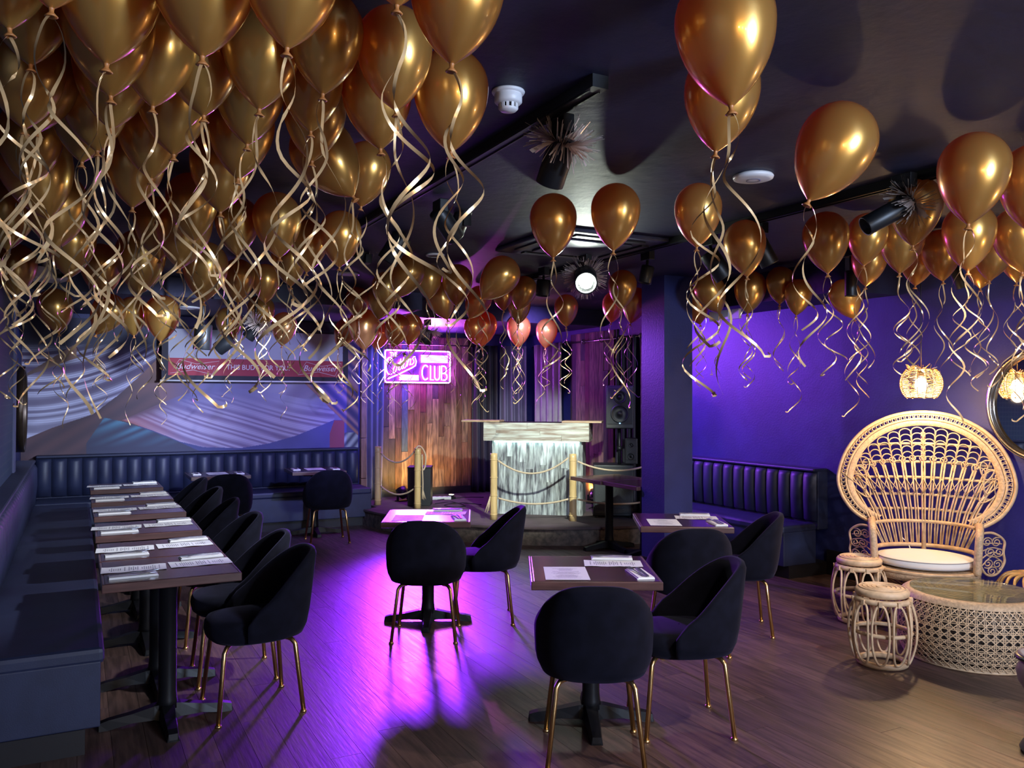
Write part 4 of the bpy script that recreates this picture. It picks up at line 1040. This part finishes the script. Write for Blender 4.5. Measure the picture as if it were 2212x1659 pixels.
# ================================================================== ceiling fittings
def track(px_, py_, v1, label):
    p = atz(px_, py_, CEIL-.02); o = empty('lighting_track', (p.x, p.y, CEIL-.041), 0, label, 'lighting track')
    MB().bb(-.028, .028, 0, v1-p.y, 0, .04).build('rail', 'black_metal', o)
    for s in (-1, 1): MB().bb(s*.020-.004, s*.020+.004, 0.01, v1-p.y, -.006, 0).build('rail_lip', 'black_metal', o)
    MB().bb(-.032, .032, -.03, .02, -.004, .041).build('end_cap', 'black_metal', o)
    return p
tr1 = track(1287, 180, 8.6, 'black lighting track starting above the pair of centre balloons')
tr2 = track(2060, 362, 8.6, 'black lighting track above the balloons on the wicker side')
def can(p0, p1, D, dia, label, tins=False, lit=False, mount=True, D1=None):
    a = atd(*p0, D); b_ = atd(*p1, D1 or D); ax = (b_-a).normalized(); L_ = (b_-a).length; rad = dia/2
    r = empty('track_spotlight', tuple(a), 0, label, 'spotlight')
    q = Vector((0, 0, 1)).rotation_difference(ax).to_matrix().to_4x4()
    MB().lathe([(0, 0), (rad*.92, 0), (rad, .012), (rad, L_-.004), (rad*.96, L_), (rad*.86, L_-.004), (rad*.84, L_-.03), (0, L_-.035)], 26).xf(q).build('can', 'black_metal', r, True)
    MB().lathe([(0, L_-.0345), (rad*.80, L_-.0345), (rad*.80, L_-.032), (0, L_-.030)], 20).xf(q).build('lens', 'spot_glow' if lit else 'speaker_grille', r)
    if mount:
        tz = ceil_at(a.x, a.y)-.05-a.z
        m0 = ax*(L_*.3)
        MB().tube([m0, m0+Vector((0, 0, tz*.5)), (m0.x*.5, m0.y*.5, tz-.03)], .011, 7).build('yoke', 'black_metal', r, True)
        MB().box((m0.x*.5, m0.y*.5, tz-.0), (.05, .11, .07)).build('adaptor', 'black_metal', r, bevel=.004)
    if tins:
        tw = MB(); rt = random.Random(int(p0[0]))
        c = ax*.01
        for k in range(330):
            d = Vector((rt.gauss(0, 1), rt.gauss(0, 1), rt.gauss(0, 1))).normalized(); side = d.orthogonal().normalized()
            e = d.cross(ax); base = c+(d-ax*d.dot(ax)).normalized()*rad*.9
            wd_ = .0024 if k > 20 else .011; ln = rt.uniform(.06, .115)
            tip = base+d*ln; sv_ = side*wd_
            tw.add([base-sv_, base+sv_, tip+sv_, tip-sv_], [(0, 1, 2, 3)])
        o = tw.build('tinsel_tuft', 'tinsel'); o.location = a
        tag(o, 'tuft of bronze tinsel wrapped around the spotlight '+tins, 'tinsel', 'tinsel tufts on spotlights')
    return r
can((1218, 300), (1186, 400), 3.22, .112, 'black can spotlight with bronze tinsel near the smoke detector', 'near the smoke detector', D1=3.30)
can((1968, 436), (1868, 490), 4.05, .098, 'black can spotlight with bronze tinsel above the wicker side', 'above the wicker side')
can((1636, 520), (1664, 572), 5.2, .115, 'black can spotlight beside the brightly lit round balloon')
can((1528, 545), (1566, 600), 5.6, .13, 'black can spotlight behind the crossing ribbons near the pillar')
can((1264, 596), (1266, 612), 6.25, .17, 'blazing white can spotlight facing the tables under the ceiling', 'that is switched on', True, D1=6.05)
can((945, 455), (985, 515), 4.6, .11, 'dark can spotlight above the stage side of the balloon cluster', D1=4.7)
can((1005, 450), (985, 500), 5.0, .10, 'dark can spotlight hanging past the cable loop')
can((870, 510), (835, 565), 5.6, .14, 'wide dark can spotlight behind the cluster ribbons')
can((795, 515), (775, 560), 6.4, .12, 'can spotlight with tinsel half hidden behind the balloon cluster', 'half hidden by the cluster')
can((1838, 585), (1838, 640), 6.0, .085, 'slim black can spotlight pointing straight down before the violet wall')
can((2062, 580), (2078, 622), 6.1, .085, 'slim black can spotlight among the balloons above the wicker lamp')
can((440, 700), (436, 755), 7.3, .15, 'large black can spotlight in front of the projection screen')
can((500, 733), (470, 755), 7.6, .13, 'black can spotlight turned sideways in front of the projection screen')
can((560, 700), (535, 730), 7.9, .12, 'black can spotlight with tinsel over the screen', 'over the projection screen')
can((925, 712), (915, 742), 9.6, .16, 'black can spotlight with dark tinsel beside the neon sign', 'beside the neon sign')
can((1400, 575), (1392, 612), 6.2, .10, 'black can spotlight in the haze beside the lit spotlight')
can((1175, 605), (1172, 640), 7.0, .12, 'boxy dark can spotlight just before the stage')
p = atz(1098, 196, CEIL); sm = empty('smoke_detector', (p.x, p.y, CEIL), 0, 'white smoke detector on the navy ceiling', 'smoke detector')
MB().lathe([(0, -.001), (.058, -.001), (.060, -.006), (.057, -.012), (.048, -.014)], 32).build('base_ring', 'white_plastic', sm, True)
MB().lathe([(.048, -.014), (.050, -.018), (.050, -.042), (.044, -.048), (.034, -.050)], 32).build('body', 'white_plastic', sm, True)
for k in range(12):
    a = 2*PI*k/12; MB().box((.033*math.cos(a), .033*math.sin(a), -.057), (.006, .010, .016), a).build('vent_fin', 'white_plastic', sm)
MB().lathe([(.034, -.064), (.036, -.066), (.028, -.074), (0, -.075)], 28).build('sensor_cap', 'white_plastic', sm, True)
MB().lathe([(.026, -.049), (.026, -.065)], 20).build('dark_chamber', 'black_plastic', sm)
p = atz(1627, 378, CEIL); wd_ = empty('ceiling_access_point', (p.x, p.y, CEIL), 0, 'flat white disc fitting on the ceiling beside the tilted balloon', 'ceiling disc')
MB().lathe([(0, -.001), (.094, -.001), (.099, -.010), (.095, -.020), (.075, -.026), (0, -.028)], 40).build('disc', 'white_plastic', wd_, True)
MB().lathe([(.034, -.028), (.036, -.029), (.030, -.029)], 30).build('ring_mark', 'side_trim', wd_, True)
p = atz(1255, 525, CEIL); ac = empty('ceiling_cassette', (p.x, p.y, CEIL), 0, 'square dark-painted air conditioning cassette in the ceiling', 'air conditioner')
MB().bb(-.46, .46, -.46, .46, -.03, -.001).build('panel', 'cassette', ac, bevel=.008)
MB().bb(-.26, .26, -.26, .26, -.045, -.0305).build('intake_grille', 'cassette', ac, bevel=.004)
for k in range(4):
    a = PI/2*k; MB().box((.36*math.cos(a), .36*math.sin(a), -.036), (.06, .56, .010), a).build('louvre', 'black_base', ac)
for (px_, py_, w_) in ((1556, 682, .13), (1592, 678, .05)):
    p = atu(px_, py_, 5.335); tag(MB().bb(-.02, .012, -w_, w_, -.045, .045).build('control_box', 'white_plastic', loc=(5.333, p.y, min(p.z, CEIL-.06)), bevel=.004),
    'pale control box on the bulkhead above the pillar, '+('wider one' if w_ > .1 else 'narrower one'), 'control box')
# ================================================================== balloons
# (knot x, knot y, width in photo pixels, lean of the top towards the wicker side, in degrees)
CL = [(111, 18, 215, 0), (20, 62, 205, -6), (230, 138, 215, 2), (437, 122, 222, 0), (620, 104, 214, 3), (857, 12, 210, 0), (976, 138, 208, 4),
      (66, 140, 172, -2), (239, 208, 190, -2), (697, 203, 165, 2), (856, 238, 165, -2), (974, 328, 163, 0), (822, 322, 152, -4), (560, 236, 165, 2),
      (53, 278, 158, 0), (84, 284, 150, 4), (240, 278, 165, 2), (375, 334, 158, 0), (534, 312, 150, 2), (671, 284, 140, 0), (674, 348, 134, 3),
      (210, 326, 148, -4), (177, 350, 140, 3), (514, 386, 142, 3), (327, 386, 140, -2), (104, 472, 152, -14), (118, 540, 124, 3), (16, 540, 112, 0),
      (286, 448, 126, 2), (476, 458, 130, 0), (388, 580, 118, 5), (440, 652, 96, 2), (512, 552, 94, 0), (604, 556, 104, -4), (662, 588, 84, 4),
      (780, 446, 104, 8), (762, 424, 140, -34), (733, 577, 90, 2), (514, 654, 70, 0), (573, 654, 62, 0), (628, 618, 76, -3), (300, 636, 104, 2), (222, 643, 86, -3),
      (127, 720, 72, -8), (208, 722, 70, 28), (289, 725, 62, -4), (347, 738, 74, 3), (497, 738, 55, -4), (567, 716, 58, -4), (609, 747, 54, 6),
      (30, 640, 84, 3), (420, 520, 108, -4), (150, 600, 100, 2), (345, 560, 100, -3), (60, 400, 130, 2), (440, 250, 170, -3), (330, 230, 170, 3)]
ST = [(857, 643, 72, 24), (925, 647, 56, 2), (985, 660, 66, 3), (966, 690, 62, -18), (1014, 688, 56, 26), (838, 668, 60, -6), (818, 690, 60, 8), (775, 690, 52, -4),
      (730, 750, 50, 26), (786, 756, 66, 0), (850, 750, 54, 10), (882, 745, 50, 8), (812, 756, 46, 12), (1042, 646, 80, 38), (1119, 670, 56, 16), (1088, 671, 46, -4),
      (1120, 700, 50, 2), (1119, 750, 52, 2), (1041, 748, 56, 6), (1030, 745, 46, -8), (1178, 752, 47, 4), (1223, 706, 52, 0)]
CE = [(1579, 229, 216, -4), (1546, 327, 162, 6), (1748, 432, 166, 26), (1195, 556, 102, 0), (1325, 541, 107, 3), (1505, 534, 102, 2), (2092, 484, 146, 6),
      (1342, 667, 62, 3), (1320, 697, 50, 8), (1362, 698, 58, 14), (1614, 597, 90, -4)]
WK = [(1512, 700, 62, -12), (1555, 676, 66, -24), (1615, 677, 68, 6), (1684, 657, 60, 2), (1720, 681, 58, 6), (1845, 688, 66, -22), (1788, 590, 98, -3), (1866, 573, 84, 7),
      (1870, 618, 74, 8), (1972, 531, 110, 4), (1943, 590, 93, 4), (1977, 617, 76, 6), (2037, 607, 82, -4), (2091, 585, 108, 2), (2137, 606, 80, 8), (2118, 623, 74, 6),
      (2208, 588, 104, -6), (2196, 610, 84, 6), (2226, 500, 140, 4)]
DIA = .262; BH = 1.36; ZC = CEIL-.008
prof = []
for k in range(13):
    s = k/12*.86; prof.append((.5*(1-(1-s/.86)**2)**.78 if k else .03, s))
for k in range(1, 9):
    a = PI/2*k/8; prof.append((.5*math.cos(a), .86+.5*math.sin(a)))
ME_bal = MB().lathe(prof, 28).mesh('balloon_body', 'balloon_gold', True)
ME_knot = MB().lathe([(0, .012), (.010, .008), (.007, -.002), (.006, -.010), (.013, -.018), (.017, -.022), (.013, -.024), (.004, -.018), (0, -.016)], 12).mesh('knot', 'knot', True)
rr2 = random.Random(3)
def ribbon_mesh(seed):
    q = random.Random(seed); L_ = q.uniform(.46, .76); n = 46; A = q.uniform(.020, .042); wl_ = q.uniform(.22, .36); ph = q.uniform(0, 2*PI); hand = q.choice((-1, 1))
    drift = Vector((q.uniform(-.05, .05), q.uniform(-.05, .05), 0)); pts = []
    for i in range(n+1):
        t = i/n; z = -.008-L_*t
        am = A*min(1, t*3.2)*(1+.45*t); om = hand*2*PI*L_*t/wl_+ph+.5*math.sin(5*t+ph)
        o_ = Vector((am*(math.cos(om)-math.cos(ph)*(1-t)*max(0, 1-t*4)), am*(math.sin(om)-math.sin(ph)*(1-t)*max(0, 1-t*4)), 0))
        out = Vector((math.cos(ph), math.sin(ph), 0))*.030*math.sin(min(1, t*6)*PI*.5)
        up = .012*math.sin(min(1, t*8)*PI)
        pts.append(o_+out+drift*t+Vector((0, 0, z+up)))
    if q.random() < .35:
        for k in range(1, 4): pts.append(pts[-1]+Vector((.012*math.cos(ph+k), .012*math.sin(ph+k), -.004+.004*k)))
    wd2 = []
    for i, p in enumerate(pts):
        t = (pts[min(i+1, len(pts)-1)]-pts[max(i-1, 0)]).normalized(); c0 = drift*(i/len(pts)); rad = Vector((p.x-c0.x, p.y-c0.y, 0))
        rad = rad.normalized() if rad.length > 1e-4 else Vector((1, 0, 0)); w_ = rad.cross(t); w_ = w_.normalized() if w_.length > .1 else Vector((1, 0, 0)); wd2.append(w_)
    for i in range(1, len(wd2)):
        if wd2[i].dot(wd2[i-1]) < 0: wd2[i] = -wd2[i]
    return MB().strip(pts, wd2, .0038).mesh('ribbon', 'ribbon', True)
RIB = [ribbon_mesh(i) for i in range(26)]
ZON = [(CL, 'gold balloon with curling ribbons in the dense cluster over the table row', 'balloon cluster over the table row'),
       (ST, 'gold balloon glowing reddish against the stage lights', 'balloons in front of the stage'),
       (CE, 'gold balloon floating apart under the open middle of the ceiling', 'scattered balloons in mid ceiling'),
       (WK, 'gold balloon gathered along the violet wall above the wicker lamp', 'balloons along the violet wall')]
BUNCH = 'gold balloon packed in the bunch above the wicker lamp'
SPEC = {(0, 6): 'large gold balloon at the cluster edge beside the smoke detector', (0, 11): 'gold balloon hanging just below the one beside the smoke detector',
        (0, 36): 'gold balloon lying on its side at the stage edge of the cluster', (0, 35): 'gold balloon under the one lying on its side at the cluster edge',
        (0, 25): 'orange-gold balloon leaning towards the hexagon-papered wall', (0, 44): 'gold balloon leaning over the painted mural'}
for q in (43, 45, 46): SPEC[(0, q)] = 'gold balloon hanging low over the painted mural'
for q in (47, 48, 49): SPEC[(0, q)] = 'reddish-gold balloon hanging in front of the projection screen'
for q, t in enumerate(('reddish-gold balloon leaning sideways over a rounder one before the stage', 'round reddish-gold balloon behind a leaning one before the stage',
        'gold balloon hanging above a touching pair of red-glowing balloons', 'red-glowing balloon of the touching pair above the curtain rod', 'red-glowing balloon of the touching pair above the curtain rod',
        'dusky gold balloon bunched between the screen and the neon sign', 'dusky gold balloon bunched between the screen and the neon sign', 'dusky gold balloon bunched between the screen and the neon sign',
        'dusky red balloon overlapping the edge of the projection screen', 'dusky red balloon overlapping the edge of the projection screen',
        'red-glowing balloon bunched directly above the neon sign', 'red-glowing balloon bunched directly above the neon sign', 'red-glowing balloon bunched directly above the neon sign',
        'gold balloon leaning furthest sideways in front of the stage curtains', 'dusky balloon beneath the sideways-leaning one before the stage curtains', 'dusky balloon beneath the sideways-leaning one before the stage curtains',
        'pale yellow-gold balloon before the dark stage curtain', 'pinkish balloon below the pale yellow-gold one', 'pinkish balloon of the overlapping pair before the reclaimed boards', 'pinkish balloon of the overlapping pair before the reclaimed boards',
        'lone reddish balloon beside the violet stage curtain', 'small gold balloon just below the lit spotlight')): SPEC[(1, q)] = t
for q, t in enumerate(('gold balloon hiding the top of another in the stacked ceiling pair', 'gold balloon half hidden behind a larger one in the stacked ceiling pair',
        'gold balloon leaning beside the white ceiling disc', 'gold balloon directly below the tinselled spotlight in mid ceiling', 'gold balloon beneath the ceiling cassette next to the lit spotlight',
        'gold balloon with trailing ribbons in front of the pillar', 'large gold balloon over the wicker corner beside the tinselled spotlight', 'topmost gold balloon of the trio beside the pillar',
        'lowest gold balloon of the trio beside the pillar', 'leaning gold balloon of the trio beside the pillar', 'bright gold balloon lit by the can spotlight beside it')): SPEC[(2, q)] = t
for q, t in {0: 'gold balloon of the tilted pair beside the pillar', 1: 'gold balloon of the tilted pair beside the pillar', 2: 'gold balloon beneath the brightly lit one beside the pillar', 3: 'small round gold balloon against the violet wall',
        4: 'gold balloon tucked behind the small round one on the violet wall', 5: 'gold balloon leaning behind the slim downward spotlight', 6: 'gold balloon at the pillar end of the bunch above the wicker chair',
        9: 'gold balloon touching the tinselled spotlight above the wicker side'}.items(): SPEC[(3, q)] = t
BL = []
for zi, (lst, lab, grp) in enumerate(ZON):
    for q, (x, y, w_, tl) in enumerate(lst):
        BL.append([x, y, w_, tl, 1.0, zi, SPEC.get((zi, q), BUNCH if zi == 3 else lab)])
def bpos(e):
    x, y, w_, tl, k, zi, _ = e; D = F*DIA/w_*k; d = DIA*k
    pb = atd(x, y, D); ax = Vector((math.sin(R(tl))*math.cos(TH), -math.sin(R(tl))*math.sin(TH), math.cos(R(tl))))
    return pb, ax, d
def topz(e):
    pb, ax, d = bpos(e); c = pb+ax*(.86*d); return c.z+.5*d+(CEIL-min(ceil_at(c.x+a*.1, c.y+b*.12) for a in (-1, 1) for b in (-1, 1)))
for e in BL:
    for _ in range(60):
        if topz(e) > ZC: e[4] *= .99
        else: break
    for _ in range(30):
        if topz(e) < ZC-.03 and e[4] < 1.30 and bpos(e)[0].y < 10.1 and bpos(e)[0].x < 5.75: e[4] *= 1.01
        else: break
for it in range(140):
    moved = False
    cs = []
    for e in BL: pb, ax, d = bpos(e); cs.append((pb+ax*(.80*d), d*.5, pb.length))
    for i in range(len(BL)):
        for j in range(i):
            (c1_, r1, _), (c2_, r2, _) = cs[i], cs[j]
            if (c1_-c2_).length < .97*(r1+r2):
                far, near = (i, j) if (c1_-CP).length > (c2_-CP).length else (j, i)
                f2 = list(BL[far]); f2[4] *= 1.012
                if topz(f2) < ZC and f2[4] < 1.25 and bpos(f2)[0].y < 10.1 and bpos(f2)[0].x < 5.75: BL[far] = f2; moved = True
                elif BL[near][4] > .70: BL[near][4] *= .988; moved = True
    if not moved: break
for e in BL:
    pb, ax, d = bpos(e); zi = e[5]; lab = e[6]; grp = ZON[zi][2]
    r = empty('balloon', tuple(pb), 0, lab, 'balloon', grp)
    o = link('balloon_body', ME_bal, r); o.scale = (d, d, d); o.rotation_euler = Vector((0, 0, 1)).rotation_difference(ax).to_euler()
    o = link('knot', ME_knot, r); o.scale = (d/.262,)*3; o.rotation_euler = Vector((0, 0, 1)).rotation_difference(ax).to_euler()
    for k in range(2):
        o = link('ribbon', rr2.choice(RIB), r); o.rotation_euler.z = rr2.uniform(0, 2*PI); o.location = (0, 0, -.004-.002*k)
        o.scale = (1, 1, rr2.uniform(.85, 1.12))

# ================================================================== small ceiling fittings at the far end
for (px_, py_, zc, rad, lab) in ((405, 663, CEIL-.18, .12, 'pale round ceiling speaker on the soffit before the mural'), (752, 590, CEIL, .10, 'pale round ceiling disc behind the balloon cluster'),
                                 (940, 549, CEIL, .07, 'small violet-lit ceiling ring above the stage side balloons')):
    p = atz(px_, py_, zc); r = empty('ceiling_disc', (p.x, p.y, zc), 0, lab, 'ceiling disc')
    MB().lathe([(0, -.001), (rad, -.001), (rad+.004, -.008), (rad, -.016), (rad*.86, -.018)], 32).build('rim', 'white_plastic', r, True)
    MB().lathe([(rad*.86, -.014), (rad*.5, -.016), (0, -.017)], 32).build('grille', 'cassette' if rad < .08 else 'white_plastic', r, True)
p = atz(95, 590, CEIL-.14); pj = empty('projector', (p.x, p.y, CEIL-.20), R(20), 'white projector hanging under the ceiling behind the cluster ribbons', 'projector')
MB().bb(-.15, .15, -.11, .11, 0, .10).build('case', 'white_plastic', pj, bevel=.015)
MB().lathe([(0, 0), (.035, 0), (.035, .03), (.028, .03), (.026, .02), (0, .018)], 20).xf(Matrix.Translation((.07, -.11, .05)) @ Matrix.Rotation(PI/2, 4, 'X')).build('lens', 'black_plastic', pj, True)
MB().tube([(0, 0, .10), (0, 0, .199)], .018, 10).build('ceiling_pole', 'white_plastic', pj, True)
